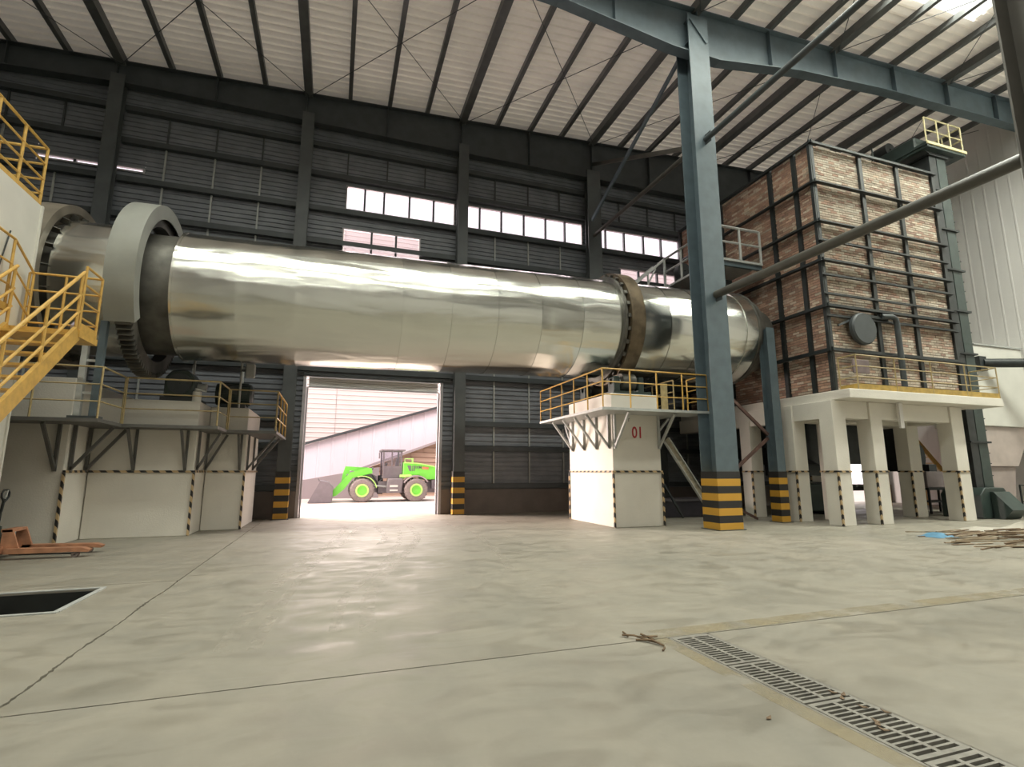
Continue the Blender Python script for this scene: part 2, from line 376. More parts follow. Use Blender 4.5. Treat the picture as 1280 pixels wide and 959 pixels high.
# drain gratings
def grating(y1, ln, label):
    t = thing('drain_grate', label, 'grate', (3.2, y1 - ln / 2, 0), 'cast drain gratings in the floor channel')
    bm = bmesh.new(); nb = 14
    xs = [3.0, 3.03, 3.185, 3.215, 3.37, 3.40]; ys = [y1 - ln]
    p = (ln - .05) / nb
    y = y1 - ln + .025
    for i in range(nb): ys += [y + p * .18, y + p * .82]; y += p
    ys.append(y1)
    vs = {}
    def V(i, j, z):
        k = (i, j, z)
        if k not in vs: vs[k] = bm.verts.new((xs[i] - 3.2, ys[j] - (y1 - ln / 2), z))
        return vs[k]
    solid = lambda i, j: not (0 <= i < 5 and 0 <= j < len(ys) - 1) and None or (i in (0, 2, 4) or j % 2 == 0)
    zt, zb = .004, -.03
    for i in range(5):
        for j in range(len(ys) - 1):
            if not solid(i, j): continue
            bm.faces.new([V(i, j, zt), V(i + 1, j, zt), V(i + 1, j + 1, zt), V(i, j + 1, zt)])
            bm.faces.new([V(i, j + 1, zb), V(i + 1, j + 1, zb), V(i + 1, j, zb), V(i, j, zb)])
            for di, dj, a, b in ((-1, 0, (i, j + 1), (i, j)), (1, 0, (i + 1, j), (i + 1, j + 1)), (0, -1, (i, j), (i + 1, j)), (0, 1, (i + 1, j + 1), (i, j + 1))):
                if not (0 <= i + di < 5 and 0 <= j + dj < len(ys) - 1) or not solid(i + di, j + dj):
                    bm.faces.new([V(*a, zt), V(*a, zb), V(*b, zb), V(*b, zt)])
    me = bpy.data.meshes.new('grate_casting'); bmesh.ops.recalc_face_normals(bm, faces=bm.faces); bm.to_mesh(me); bm.free(); me.materials.append(CAST)
    o = bpy.data.objects.new('grate_casting', me); COL.objects.link(o); o.parent = t
    return t
grating(4.31, .70, 'cast drain grating at the far end of the channel, beside the twigs')
grating(3.59, .70, 'cast drain grating second from the far end of the channel')
grating(2.87, .70, 'cast drain grating third from the far end, leaf litter on it')
grating(2.15, .70, 'nearest cast drain grating, cut by the bottom edge of the picture')
build('grate_seat', MB().box((2.975, -1, -.05), (3.0, 4.34, 0)).box((3.40, -1, -.05), (3.425, 4.34, 0)).box((2.975, 4.32, -.05), (3.425, 4.35, 0)), CAST, floor, smooth=False, kind='stuff')

# ------------------------------------------------------------------ back wall
wall = struct('wall_back', (0, YW, 0))
def ribbed_z(x0, x1, z0, z1, name='wall_sheet', y=YW, m=CLAD, parent=wall, pitch=.17, dep=.035, flip=1):
    prof = []; z = z0
    n = max(1, round((z1 - z0) / pitch)); p = (z1 - z0) / n
    for i in range(n):
        prof += [(0, z), (0, z + p * .55), (dep, z + p * .62), (dep, z + p * .93)]; z += p
    prof.append((0, z1))
    return build(name, MB().sheet([x0, x1], prof, lambda u, a, b: (u, y + a * flip, b)), m, parent, smooth=False)
cols_x = [-13.1, -7.3, -1.5, 4.25, 9.95, 15.8, 21.6, 26.2]
holes = [(-1.02, 3.62, -1, 4.76), (-.08, 4.03, 11.0, 11.97), (4.45, 9.6, 11.0, 12.0), (10.25, 15.5, 11.0, 11.95),
         (-.13, 2.72, 9.0, 10.29), (11.36, 14.2, 9.0, 10.25), (-9.3, -6.4, 11.18, 11.36), (22.2, 25.4, .0, 3.0)]
zs = [.86, 1.9, 3.0, 4.76, 5.9, 7.0, 8.0, 9.0, 10.29, 11.0, 12.0, 13.0, 14.3, 16.3]
xsplit = sorted(set([-18.0, 27.0] + [c + d for c in cols_x[:-1] for d in (0, 2.9)] + [h for q in holes for h in q[:2]]))
for i in range(len(zs) - 1):
    z0, z1 = zs[i], zs[i + 1]
    for j in range(len(xsplit) - 1):
        x0, x1 = xsplit[j], xsplit[j + 1]
        if x1 - x0 < .01: continue
        xc = (x0 + x1) / 2; segs = [(z0, z1)]
        for hx0, hx1, hz0, hz1 in holes:
            if hx0 < xc < hx1:
                ns = []
                for a, b in segs:
                    if hz1 <= a or hz0 >= b: ns.append((a, b)); continue
                    if hz0 > a: ns.append((a, hz0))
                    if hz1 < b: ns.append((hz1, b))
                segs = ns
        for a, b in segs:
            if b - a > .02: ribbed_z(x0, x1, a, b)
# masonry plinth, in lengths
for x0, x1 in ((-18, -7.3), (-7.3, -1.5), (-1.5, -1.10), (3.70, 4.25), (4.25, 9.95), (9.95, 15.8), (15.8, 21.6), (21.6, 22.1), (25.5, 27)):
    build('plinth', MB().box((x0 + .004, YW - .10, 0), (x1 - .004, YW + .14, .86)), DADO, wall, smooth=False)
for z in (.98, 2.33, 3.24, 4.98, 6.2, 7.3, 8.45, 9.62, 10.85, 12.2, 13.35):
    for k in range(len(cols_x) - 1):
        x0, x1 = cols_x[k] + .2, cols_x[k + 1] - .2
        if z < 4.7 and k == 2: continue
        if k == 6 and z < 3.0: continue
        build('girt', MB().box((x0, YW - .20, z - .09), (x1, YW - .012, z + .09)), DKSTEEL, wall, smooth=False)
rodspans = [(1.07, 2.24), (2.42, 3.15), (3.33, 4.89), (5.07, 6.11), (7.39, 8.36), (8.54, 9.53), (9.71, 10.76), (10.94, 12.11), (12.29, 13.26)]
for k in range(len(cols_x) - 1):
    for q in (1, 2, 3):
        x = cols_x[k] + (cols_x[k + 1] - cols_x[k]) * q / 4
        for a, b in rodspans:
            if any(h[0] - .1 < x < h[1] + .1 and not (h[3] < a or h[2] > b) for h in holes): continue
            build('sag_rod', MB().box((x - .025, YW - .07, a), (x + .025, YW - .02, b)), LSTEEL if b < 12.2 else DKSTEEL, wall, smooth=False)

# windows
def window(nm, x0, x1, z0, z1, mull):
    w = struct(nm, ((x0 + x1) / 2, YW, z0))
    t = .05
    for a, b in (((x0, YW - .04, z0), (x1, YW + .06, z0 + t)), ((x0, YW - .04, z1 - t), (x1, YW + .06, z1)),
                 ((x0, YW - .04, z0 + t), (x0 + t, YW + .06, z1 - t)), ((x1 - t, YW - .04, z0 + t), (x1, YW + .06, z1 - t))):
        build('window_frame', MB().box(a, b), FRAMEW, w, smooth=False)
    ed = [x0 + t] + list(mull) + [x1 - t]
    for m_ in mull: build('mullion', MB().box((m_ - .035, YW - .05, z0 + t), (m_ + .035, YW + .06, z1 - t)), DKSTEEL, w, smooth=False)
    for a, b in zip(ed[:-1], ed[1:]):
        build('pane', MB().box((a + .03, YW + .015, z0 + t), (b - .03, YW + .022, z1 - t)), GLASS, w, smooth=False)
window('window_1', -.08, 4.03, 11.0, 11.97, (.60, 1.30, 2.25, 3.18))
window('window_2', 4.45, 9.6, 11.0, 12.0, (5.04, 5.95, 6.92, 7.89, 8.77))
window('window_3', 10.25, 15.5, 11.0, 11.95, (10.71, 11.63, 12.61, 13.53, 14.5))
window('window_4', -.13, 2.72, 9.0, 10.29, (.91, 1.80))
window('window_5', 11.36, 14.2, 9.0, 10.25, (12.3, 13.25))
window('window_6', -9.3, -6.4, 11.18, 11.36, (-8.3, -7.6))

# gateway with rolled shutter
door = struct('door_1', (1.3, YW, 0))
for x0, x1 in ((-1.10, -1.0), (3.60, 3.70)):
    build('door_jamb', MB().box((x0, YW - .10, 0), (x1, YW + .14, 4.76)), FRAMEW, door, smooth=False)
for x0 in (-.99, 3.53):
    build('shutter_guide', MB().box((x0, YW + .02, 0), (x0 + .06, YW + .10, 4.36)), FRAMEW, door, smooth=False)
prof = []
for i in range(5): prof += [(0, 4.40 + i * .075), (.02, 4.44 + i * .075)]
build('shutter_curtain', MB().sheet([-.93, 3.53], prof, lambda u, a, b: (u, YW + .06 + a, b)), LGREY, door, smooth=False)
build('shutter_bottom_bar', MB().box((-.93, YW + .03, 4.34), (3.53, YW + .10, 4.40)), FRAMEW, door, smooth=False)
build('door_header', MB().box((-1.1, YW - .14, 4.72), (3.70, YW + .04, 4.90)), DKSTEEL, door, smooth=False)
build('shutter_cable', MB().tube([(-1.3, YW - .2, 4.82), (1.2, YW - .22, 4.74), (3.9, YW - .2, 4.84)], .015, 6), BLKSTEEL, door)
door2 = struct('door_2', (24.8, YW, 0))
for x0, x1 in ((22.1, 22.2), (25.4, 25.5)):
    build('door_jamb', MB().box((x0, YW - .1, 0), (x1, YW + .14, 3.0)), FRAMEW, door2, smooth=False)

# hollow side and front walls
def ribbed_v(axis, c, a0, a1, z0, z1fn, name, parent, m, pitch=.30, dep=.03, sgn=1):
    prof = []; a = a0
    n = max(1, round((a1 - a0) / pitch)); p = (a1 - a0) / n
    for i in range(n):
        prof += [(a, 0), (a + p * .8, 0), (a + p * .85, dep), (a + p * .95, dep)]; a += p
    prof.append((a1, 0))
    if axis == 'x': fn = lambda u, q, d: (c - d * sgn, q, z0 + (z1fn(q) - z0) * u)
    else: fn = lambda u, q, d: (q, c - d * sgn, z0 + (z1fn(q) - z0) * u)
    return build(name, MB().sheet([0, 1], prof, fn), m, parent, smooth=False)
wr = struct('wall_right', (26.2, 0, 0))
y = -16.0
while y < 18.8:
    y1 = min(y + .9, 18.85); ribbed_v('x', 26.2, y, y1, 0, lambda q: 16.7, 'wall_sheet', wr, LGREY, .45, .006); y = y1
wl = struct('wall_left', (-18, 0, 0)); ribbed_v('x', -18, -16, 18.85, 0, lambda q: 14.5, 'wall_sheet', wl, CLAD, sgn=-1)
wf = struct('wall_front', (0, -16, 0)); ribbed_v('y', -16, -18, 26.2, 0, lambda q: 15.3 + .05 * q, 'wall_sheet', wf, LGREY, sgn=-1)

# ------------------------------------------------------------------ roof
ceil = struct('ceiling', (0, 0, 15))
def roof_sheet(y0, y1, x0, x1):
    prof = []; n = max(1, round((y1 - y0) / .30)); p = (y1 - y0) / n; y = y0
    for i in range(n):
        prof += [(y, 0), (y + p * .14, 0), (y + p * .22, .055), (y + p * .80, .055), (y + p * .88, 0)]; y += p
    prof.append((y1, 0))
    build('roof_sheet', MB().sheet([x0, x1], prof, lambda u, a, b: (u, a, rz(u) + b)), ROOFM, ceil, smooth=False)
lites = [(4.7, 6.1), (7.8, 9.35), (1.6, 3.2), (-6.0, -4.4), (-12, -10.5)]  # short strip by the right wall is added to let the fill lamp through
marks = [-16.0]
for a, b in sorted(lites):
    marks += [a, b]
marks.append(19.0)
for i in range(len(marks) - 1):
    a, b = marks[i], marks[i + 1]
    if (a, b) in lites:
        xe = 19.5 if a == 7.8 else 25.2; xw = 20.0 if a == 4.7 else -7
        roof_sheet(a, b, -18, xw); roof_sheet(a, b, xe, 26.4)
        build('roof_light', MB().sheet([xw, xe], [(a, 0), (b, 0)], lambda u, q, d: (u, q, rz(u) + .03)), ROOFLITE, ceil, smooth=False)
        continue
    n = max(1, round((b - a) / .9))
    for k in range(n): roof_sheet(a + (b - a) * k / n, a + (b - a) * (k + 1) / n, -18, 26.4)
k = -11
while True:
    x = -1.55 + 1.44 * k
    if x > 26: break
    if x > -17.8:
        main = (k % 4 == 0); w_ = .27 if main else .14; d_ = .30 if main else .21
        z1 = rz(x) - .006
        for y0, y1 in ((-16, 4.3), (4.3, 11.53), (11.53, 18.8)):
            build('purlin', MB().box((x - w_ / 2, y0 + .002, z1 - d_), (x + w_ / 2, y1 - .002, z1)), PURL, ceil, smooth=False)
    k += 1
def rafter(y, low, m=STEEL):
    pts = [(-18, 0), (9, 0), (26.2, 0)]
    bot = [(x, z) for x, z in low]
    top = [(26.2, rz(26.2) - .21), (-18, rz(-18) - .21)]
    mb = MB().prism(bot + top, 'y', y - .012, y + .012)
    build('rafter_web', mb, m, ceil, smooth=False)
    fl = MB()
    poly = bot + [(x, z - .03) for x, z in reversed(bot)]
    fl.prism(poly, 'y', y - .17, y + .17)
    build('rafter_flange', fl, m, ceil, smooth=False)
    fl = MB().prism([(26.2, rz(26.2) - .21), (-18, rz(-18) - .21), (-18, rz(-18) - .24), (26.2, rz(26.2) - .24)], 'y', y - .17, y + .17)
    build('rafter_flange', fl, m, ceil, smooth=False)
    x = -16.0
    while x < 26:
        zb = next(z0 + (z1 - z0) * (x - x0) / (x1 - x0) for (x0, z0), (x1, z1) in zip(bot[:-1], bot[1:]) if x0 <= x <= x1)
        build('rafter_stiffener', MB().box((x - .01, y - .16, zb), (x + .01, y - .012, rz(x) - .24)), m, ceil, smooth=False)
        x += 2.88
prof_front = [(-18, 13.6), (0, 14.75), (5.3, 14.55), (9.0, 14.1), (10.7, 14.1), (14, 14.65), (18, 15.0), (26.2, 15.35)]
rafter(18.52, [(-18, 13.4), (-7, 14.05), (4, 13.95), (26.2, 14.0)], DKSTEEL)
for y in (11.53, 4.3, -3.0, -10.2): rafter(y, prof_front)
for k in range(-2, 5):
    x0 = -1.5 + 5.77 * k; x1 = x0 + 5.77
    for y0, y1 in ((11.7, 18.4), (4.5, 11.35)):
        for a, b in ((x0, x1), (x1, x0)):
            build('roof_brace_rod', MB().tube([(a, y0, rz(a) - .33), (b, y1, rz(b) - .33)], .013, 5), DKSTEEL, ceil)

# ------------------------------------------------------------------ columns
def h_column(x, y, z1, w, d, label, m=STEEL, haz=True, group='steel columns', z0=0):
    t = thing('steel_column', label, 'column', (x, y, 0), group)
    f = .03
    for yy in (y - d / 2, y + d / 2 - f):
        build('flange', MB().box((x - w / 2, yy, z0 + .02), (x + w / 2, yy + f, z1)), m, t, smooth=False)
    build('web', MB().box((x - .012, y - d / 2 + f, z0 + .02), (x + .012, y + d / 2 - f, z1)), m, t, smooth=False)
    build('base_plate', MB().box((x - w / 2 - .06, y - d / 2 - .06, 0), (x + w / 2 + .06, y + d / 2 + .06, .02)), DKSTEEL, t, smooth=False)
    if haz:
        e = .012
        o = build('hazard_paint', MB().box((x - w / 2 - e, y - d / 2 - e, .0), (x + w / 2 + e, y + d / 2 + e, 1.5)), HAZ, t, 'black and yellow banded base', smooth=False)
    return t
main_col = h_column(9.84, 11.60, 15.3, .72, .62, 'tall blue grey steel column in front of the rotary drum, banded base', STEEL)
for zz in (14.35, 15.1):
    build('stiffener', MB().box((9.5, 11.32, zz), (10.18, 11.88, zz + .02)), STEEL, main_col, smooth=False)
build('stiffener', MB().bar((9.56, 11.26, 15.1), (10.12, 11.26, 14.4), .03, .09), STEEL, main_col, smooth=False)
for i, z in enumerate((6.3, 11.1)):
    build('gusset', MB().box((9.83, 11.05, z - .16), (9.85, 11.29, z + .16)), DKSTEEL, main_col, smooth=False)
h_column(10.12, 4.1, 15.2, .70, .62, 'dark steel column cut by the right edge of the picture', mat('brown_grey_lit_steel', (.10, .092, .080), .5, 0, .1, 3))  # the dim brownish light on this column is put into its colour
wc = [(-13.1, 'wall column at the dark far left behind the white bin'), (-7.3, 'wall column seen above the girth gear guard'),
      (-1.5, 'wall column just left of the bright gateway, banded base'), (4.25, 'wall column just right of the bright gateway, banded base'),
      (9.95, 'broad wall column behind the kiln tyre where the braces meet'), (15.8, 'wall column hidden behind the brick tower'), (21.6, 'wall column in the dark behind the brick tower legs')]
for x, lab in wc:
    h_column(x, YW - .36, 14.3, .62 if x in (9.95,) else .40, .30, lab, mat('wall_column_paint', (.085, .094, .098), .5, 0, .12, 3), group='wall columns')
# tie pipes and braces
def pipe(name, p, q, r, m, label, cat='pipe', n=12):
    o = build(name, MB().tube([p, q], r, n), m, at=p); return tag(o, label, cat)
PIPEM = mat('grey_pipe_paint', (.066, .063, .053), .4, 0, .15, 3)
pipe('tie_pipe', (9.84, 11.28, 6.35), (9.9, 4.43, 6.28), .11, PIPEM, 'long grey tie pipe passing low in front of the brick tower')
pipe('tie_pipe', (9.84, 11.28, 11.1), (9.9, 4.43, 11.15), .085, DKSTEEL, 'dark tie pipe high under the roof, running from column toward viewer')
pipe('tie_pipe', (9.84, 11.92, 11.15), (9.9, 18.32, 11.3), .075, PIPEM, 'grey tie pipe between tall column and back wall across window corner')
o = build('diagonal_brace', MB().bar((9.80, 11.95, 14.6), (9.80, 18.3, 11.95), .07, .16), STEEL, at=(9.8, 11.95, 14.6)); tag(o, 'steep steel brace dropping from column head to back wall windows', 'brace')
o = build('diagonal_brace', MB().bar((9.92, 11.95, 11.3), (9.92, 18.3, 14.55), .07, .14), PIPEM, at=(9.92, 11.95, 11.3)); tag(o, 'pale brace rising from the tall column to the back wall eave', 'brace')

# ------------------------------------------------------------------ railing kit
def railing(root, pts, h=1.05, rails=(1.0, .66, .33), step=.95, r=.021, m=YEL, posts_at=None, kick=0.):
    """posts and rails along a polyline of deck-edge points"""
    for s_, (p, q) in enumerate(zip(pts[:-1], pts[1:])):
        p = Vector(p); q = Vector(q); L_ = (q - p).length
        n = max(1, round(L_ / step))
        for i in range(n + 1):
            if i == 0 and s_ > 0: continue
            b = p + (q - p) * i / n
            build('rail_post', MB().tube([b, b + Vector((0, 0, h))], r, 6), m, root)
        for f in rails:
            z = Vector((0, 0, h * f))
            build('top_rail' if f == 1.0 else 'mid_rail', MB().tube([p + z, q + z], r * (1.0 if f == 1.0 else .8), 6), m, root)
        if kick:
            build('kick_plate', MB().bar(p + Vector((0, 0, kick / 2 + .005)), q + Vector((0, 0, kick / 2 + .005)), .012, kick), OCHRE if m is DULLYEL else m, root, smooth=False)
def bracket(root, wall_pt, out, z, drop, m=LSTEEL, w=.06):
    """knee bracket: a leg on the wall, an arm outward and a strut back down"""
    p = Vector(wall_pt); o_ = Vector(out)
    a = Vector((p.x, p.y, z)); b = a + o_; c = Vector((p.x, p.y, z - drop))
    n = o_.normalized() * (w / 2)
    build('bracket_leg', MB().bar(a + n, c + n, w, w), m, root, smooth=False)
    build('bracket_strut', MB().bar(b - o_ * .06 - Vector((0, 0, w * .5)), c + n + Vector((0, 0, .04)), w, w), m, root, smooth=False)
def tape(root, pts, w=.05):
    for p, q in zip(pts[:-1], pts[1:]):
        build('hazard_tape', MB().bar(p, q, w, w), TAPE, root, smooth=False)

# ------------------------------------------------------------------ rotary drum (kiln)
KY, KZ, KS, KR = 14.2, 5.78, .0175, 1.55
from mathutils import noise as mnoise
kiln = thing('rotary_drum', 'long crumpled aluminium clad rotary drum lying across the hall above the gateway', 'drum', (2.0, KY, KZ))
def tilt(mb):
    mb.v = [(x, y, z + KS * x) for x, y, z in mb.v]; return mb
def turned(name, prof, m, parent=kiln, closed=True, n=72, a0=0., a1=2 * math.pi, label=None):
    return build(name, tilt(MB().lathe(prof, (0, KY, KZ), n, closed, 'x', a0, a1)), m, parent, label)
def clad(x0, x1, r=KR, lip=True):
    mb = MB(); nx = 9; na = 96
    prof = [(x0 + (x1 - x0) * i / (nx - 1), 0) for i in range(nx)]
    def fn(u, a, b):
        t = 2 * math.pi * u / na
        edge = min(1, min(a - x0, x1 - a) / .15 + .25)
        d = .014 * mnoise.noise(Vector((a * .45, math.cos(t) * 1.8, math.sin(t) * 1.8 + 5))) + .005 * mnoise.noise(Vector((a * 1.5, math.cos(t) * 4, math.sin(t) * 4)))
        rr = r + d * edge + (.010 if lip and (a - x0) < .01 else 0)
        return (a, KY + rr * math.cos(t), KZ + rr * math.sin(t))
    mb.sheet(range(na + 1), prof, fn)
    return build('cladding_sheet', tilt(mb), ALU, kiln)
xs = [-3.58, -2.3, -1.05, .2, 1.45, 2.7, 3.95, 5.2, 6.45, 7.72]
for a, b in zip(xs[:-1], xs[1:]): clad(a, b)
xs = [8.38, 9.35, 10.35, 11.3, 12.15]
for a, b in zip(xs[:-1], xs[1:]): clad(a, b)
clad(-5.75, -4.62)
turned('end_collar', [(-3.60, 1.40), (-3.60, 1.575), (-3.55, 1.575), (-3.55, 1.40)], ALU)
turned('shell', [(-7.2, 1.36), (-7.2, 1.44), (-3.5, 1.44), (-3.5, 1.36)], DKSHELL, label='bare dark steel shell beside the girth gear')
turned('shell', [(7.6, 1.40), (7.6, 1.5), (8.5, 1.5), (8.5, 1.40)], DKSHELL)
turned('end_band', [(12.15, 1.45), (12.15, 1.57), (12.62, 1.57), (12.62, 1.45)], ALU)
turned('end_band', [(12.62, 1.4), (12.62, 1.60), (12.70, 1.60), (12.70, 1.4)], DKSHELL)
turned('discharge_hood', [(12.70, 1.2), (12.70, 1.50), (13.0, 1.46), (13.35, 1.15), (13.70, 1.10), (13.70, .9)], DKSHELL, label='dark hood where the drum enters the brick tower')
# riding ring with its keeper blocks
turned('riding_ring', [(7.86, 1.52), (7.86, 1.78), (8.30, 1.78), (8.30, 1.52)], RINGB, label='rust brown riding ring')
turned('ring_flange', [(7.70, 1.5), (7.70, 1.66), (7.80, 1.66), (7.80, 1.5)], DKSHELL)
turned('ring_flange', [(8.34, 1.5), (8.34, 1.64), (8.40, 1.64), (8.40, 1.5)], DKSHELL)
for i in range(28):
    t = 2 * math.pi * i / 28
    c = Vector((7.81, KY + 1.66 * math.cos(t), KZ + KS * 7.8 + 1.66 * math.sin(t)))
    d = Vector((0, math.cos(t), math.sin(t))) * .07
    build('keeper_block', MB().bar(c - d, c + d, .10, .09, (1, 0, 0)), DKSHELL, kiln, smooth=False)
# second riding ring behind the guard, seal ring with fins at the inlet
turned('riding_ring', [(-6.3, 1.45), (-6.3, 1.88), (-5.82, 1.88), (-5.82, 1.70), (-6.0, 1.45)], SEAL, label='brown grey inlet ring with a finned inner face')
for i in range(22):
    t = 2 * math.pi * i / 22
    c0 = Vector((-5.98, KY + 1.66 * math.cos(t), KZ + KS * -5.9 + 1.66 * math.sin(t))); c1 = Vector((-5.74, KY + 1.57 * math.cos(t), KZ + KS * -5.9 + 1.57 * math.sin(t)))
    build('ring_fin', MB().bar(c0, c1, .018, .14, (0, math.cos(t), math.sin(t))), DKSHELL, kiln, smooth=False)
# girth gear
def gear(x0, x1, r0, r1, rin, nt):
    mb = MB(); k = 0; n = nt * 4
    for i in range(n):
        t = 2 * math.pi * i / n; r = (r0, r1, r1, r0)[i % 4]
        for x, q in ((x0, r), (x1, r), (x1, rin), (x0, rin)): mb.v.append((x, KY + q * math.cos(t), KZ + q * math.sin(t)))
    for i in range(n):
        a, b = i * 4, ((i + 1) % n) * 4
        for j in range(4): mb.f.append((a + j, b + j, b + (j + 1) % 4, a + (j + 1) % 4))
    return tilt(mb)
build('girth_gear', gear(-4.46, -4.18, 1.88, 2.00, 1.62, 96), DKSHELL, kiln, 'dark toothed girth gear', smooth=False)
guard = thing('gear_guard', 'big pale grey hoop guard over the girth gear at the left end', 'guard', (-4.55, KY, KZ))
turned('guard_shell', [(-4.60, 1.80), (-4.60, 2.12), (-4.06, 2.12), (-4.06, 1.80), (-4.08, 1.80), (-4.08, 2.10), (-4.58, 2.10), (-4.58, 1.80)], GUARD, guard, a0=R(-30), a1=R(213))
for t in (20, 60, 100, 140, 180):
    c0 = (-4.10, KY + 1.84 * math.cos(R(t)), KZ - .07 + 1.84 * math.sin(R(t))); c1 = (-4.56, KY + 2.06 * math.cos(R(t)), KZ - .09 + 2.06 * math.sin(R(t)))
    build('stay_rod', MB().tube([c0, c1], .022, 6), LSTEEL, guard)

# ------------------------------------------------------------------ numbered pier under the riding ring
pier = thing('support_pier', 'square white pier with red 01 on it under the riding ring', 'pier', (8.07, 14.2, 0))
build('pier_block', MB().box((7.30, 12.80, 0), (8.84, 15.60, 3.68)), WHITEW, pier, bevel=.012)
e = .012
tape(pier, [(7.30 - e, 12.80 - e, 1.5), (8.84 + e, 12.80 - e, 1.5)]); tape(pier, [(7.30 - e, 12.80 - e, 1.5), (7.30 - e, 15.6, 1.5)]); tape(pier, [(8.84 + e, 12.8 - e, 1.5), (8.84 + e, 15.6, 1.5)])
tape(pier, [(7.30 - e, 12.80 - e, 0.01), (7.30 - e, 12.80 - e, 1.47)]); tape(pier, [(8.84 + e, 12.80 - e, 0.01), (8.84 + e, 12.80 - e, 1.47)]); tape(pier, [(7.30 - e, 15.6 + e, .01), (7.30 - e, 15.6 + e, 1.47)])
def text(body, size, loc, rot, m, parent, depth=.004, name='lettering', xs=1.0):
    cu = bpy.data.curves.new(name, 'FONT'); cu.body = body; cu.size = size; cu.extrude = depth; cu.align_x = 'CENTER'; cu.align_y = 'CENTER'; cu.resolution_u = 3; cu.offset = .012 * size
    tmp = bpy.data.objects.new(name, cu); COL.objects.link(tmp)
    dg = bpy.context.evaluated_depsgraph_get(); me = bpy.data.meshes.new_from_object(tmp.evaluated_get(dg))
    bpy.data.objects.remove(tmp)
    me.transform(Matrix.Rotation(rot[2], 4, 'Z') @ Matrix.Rotation(rot[0], 4, 'X') @ Matrix.Diagonal((xs, 1, 1, 1)))
    me.materials.clear(); me.materials.append(m)
    o = bpy.data.objects.new(name, me); COL.objects.link(o); o.parent = parent; o.location = Vector(loc) - wloc(parent); return o
text('01', .46, (8.10, 12.796, 2.57), (R(90), 0, 0), RED, pier, name='number', xs=.8)
text('T', .14, (7.83, 12.796, 2.93), (R(90), 0, 0), DKGREY, pier, name='small_mark')

plat = thing('pier_platform', 'steel grating platform with yellow railing around the numbered pier', 'platform', (8.0, 14.0, 3.15))
for a, b in (((6.5, 11.85, 3.08), (9.85, 12.79, 3.15)), ((6.5, 12.79, 3.08), (7.29, 15.61, 3.15)), ((8.85, 12.79, 3.08), (9.45, 15.61, 3.15)), ((6.5, 15.61, 3.08), (9.45, 16.2, 3.15))):
    build('deck_plate', MB().box(a, b), LSTEEL, plat, smooth=False)
railing(plat, [(6.53, 16.17, 3.15), (6.53, 11.88, 3.15), (9.82, 11.88, 3.15)], 1.02, step=.86, m=YEL)
railing(plat, [(9.82, 11.88, 3.15), (9.82, 12.75, 3.15)], 1.02, step=.9, m=YEL)
railing(plat, [(9.42, 12.85, 3.15), (9.42, 16.1, 3.15)], 1.02, step=1.1, m=DULLYEL)
build('gate_panel', MB().box((8.98, 12.84, 3.2), (9.2, 12.87, 4.05)), DULLYEL, plat, smooth=False)
for y in (12.95, 13.7, 14.5, 15.3): bracket(plat, (7.29, y, 0), (-.75, 0, 0), 3.08, .95)
bracket(plat, (7.36, 12.79, 0), (0, -.85, 0), 3.08, .95); bracket(plat, (8.78, 12.79, 0), (0, -.85, 0), 3.08, .95)
bracket(plat, (8.85, 13.1, 0), (.55, 0, 0), 3.08, .6); bracket(plat, (7.4, 15.61, 0), (0, .55, 0), 3.08, .8)
# trunnion rollers
def trunnion(x, y, z, s, label):
    t = thing('trunnion_roller', label, 'roller', (x, y, z), 'trunnion rollers under the drum')
    rc = z + .42
    build('roller', MB().lathe([(-.22, .06), (-.22, .255), (.22, .255), (.22, .06)], (x, y, rc), 28, True, 'x'), DKSHELL, t)
    build('shaft', MB().tube([(x - .5, y, rc), (x + .5, y, rc)], .09, 12), LSTEEL, t)
    for q in (-.40, .40):
        b = build('bearing_block', MB().box((x + q - .1, y - .2, z + .10), (x + q + .1, y + .2, rc + .14)), GREEN, t, bevel=.03)
    build('bed_plate', MB().box((x - .62, y - .36, z + .002), (x + .62, y + .36, z + .10)), GREEN, t, smooth=False)
    return t
for y, lab in ((13.28, 'near trunnion roller on the numbered pier'), (15.12, 'far trunnion roller on the numbered pier')): trunnion(8.08, y, 3.68, 1, lab)
# leaning stair channel beside the pier and a second thin one behind
lad = thing('leaning_channel', 'rusty pale steel channel leaning from the pier to the column base', 'beam', (10.6, 12.9, 0))
build('channel', MB().bar((8.98, 12.72, 2.40), (10.70, 12.86, .10), .16, .05, (0, -1, 0)), mat('rusty_pale_steel', (.36, .32, .24), .6, .2, .3, 8), lad, smooth=False)
for s_ in (-1, 1):
    d = Vector((.80, 0, .60)) * (.09 * s_)
    build('channel_lip', MB().bar(Vector((8.98, 12.70, 2.40)) + d, Vector((10.70, 12.84, .10)) + d, .02, .10, (0, -1, 0)), LSTEEL, lad, smooth=False)
o = build('thin_prop', MB().bar((9.3, 14.4, 2.2), (10.9, 14.7, .02), .06, .06), DKSTEEL, at=(10.9, 14.7, 0)); tag(o, 'thin dark prop leaning in the shade behind the pale channel', 'prop')
box = thing('steel_trough', 'low dark violet steel trough lying behind the numbered pier', 'trough', (10.6, 14.6, 0))
TR = mat('dark_violet_steel', (.045, .042, .058), .5, 0, .2, 3)
build('trough_body', MB().box((9.15, 14.98, .0), (12.3, 15.8, .52)), TR, box, bevel=.02)
build('trough_rim', MB().box((9.05, 14.9, .52), (12.4, 15.88, .60)), mat('violet_grey_steel', (.12, .115, .13), .5, 0, .2, 3), box, smooth=False)

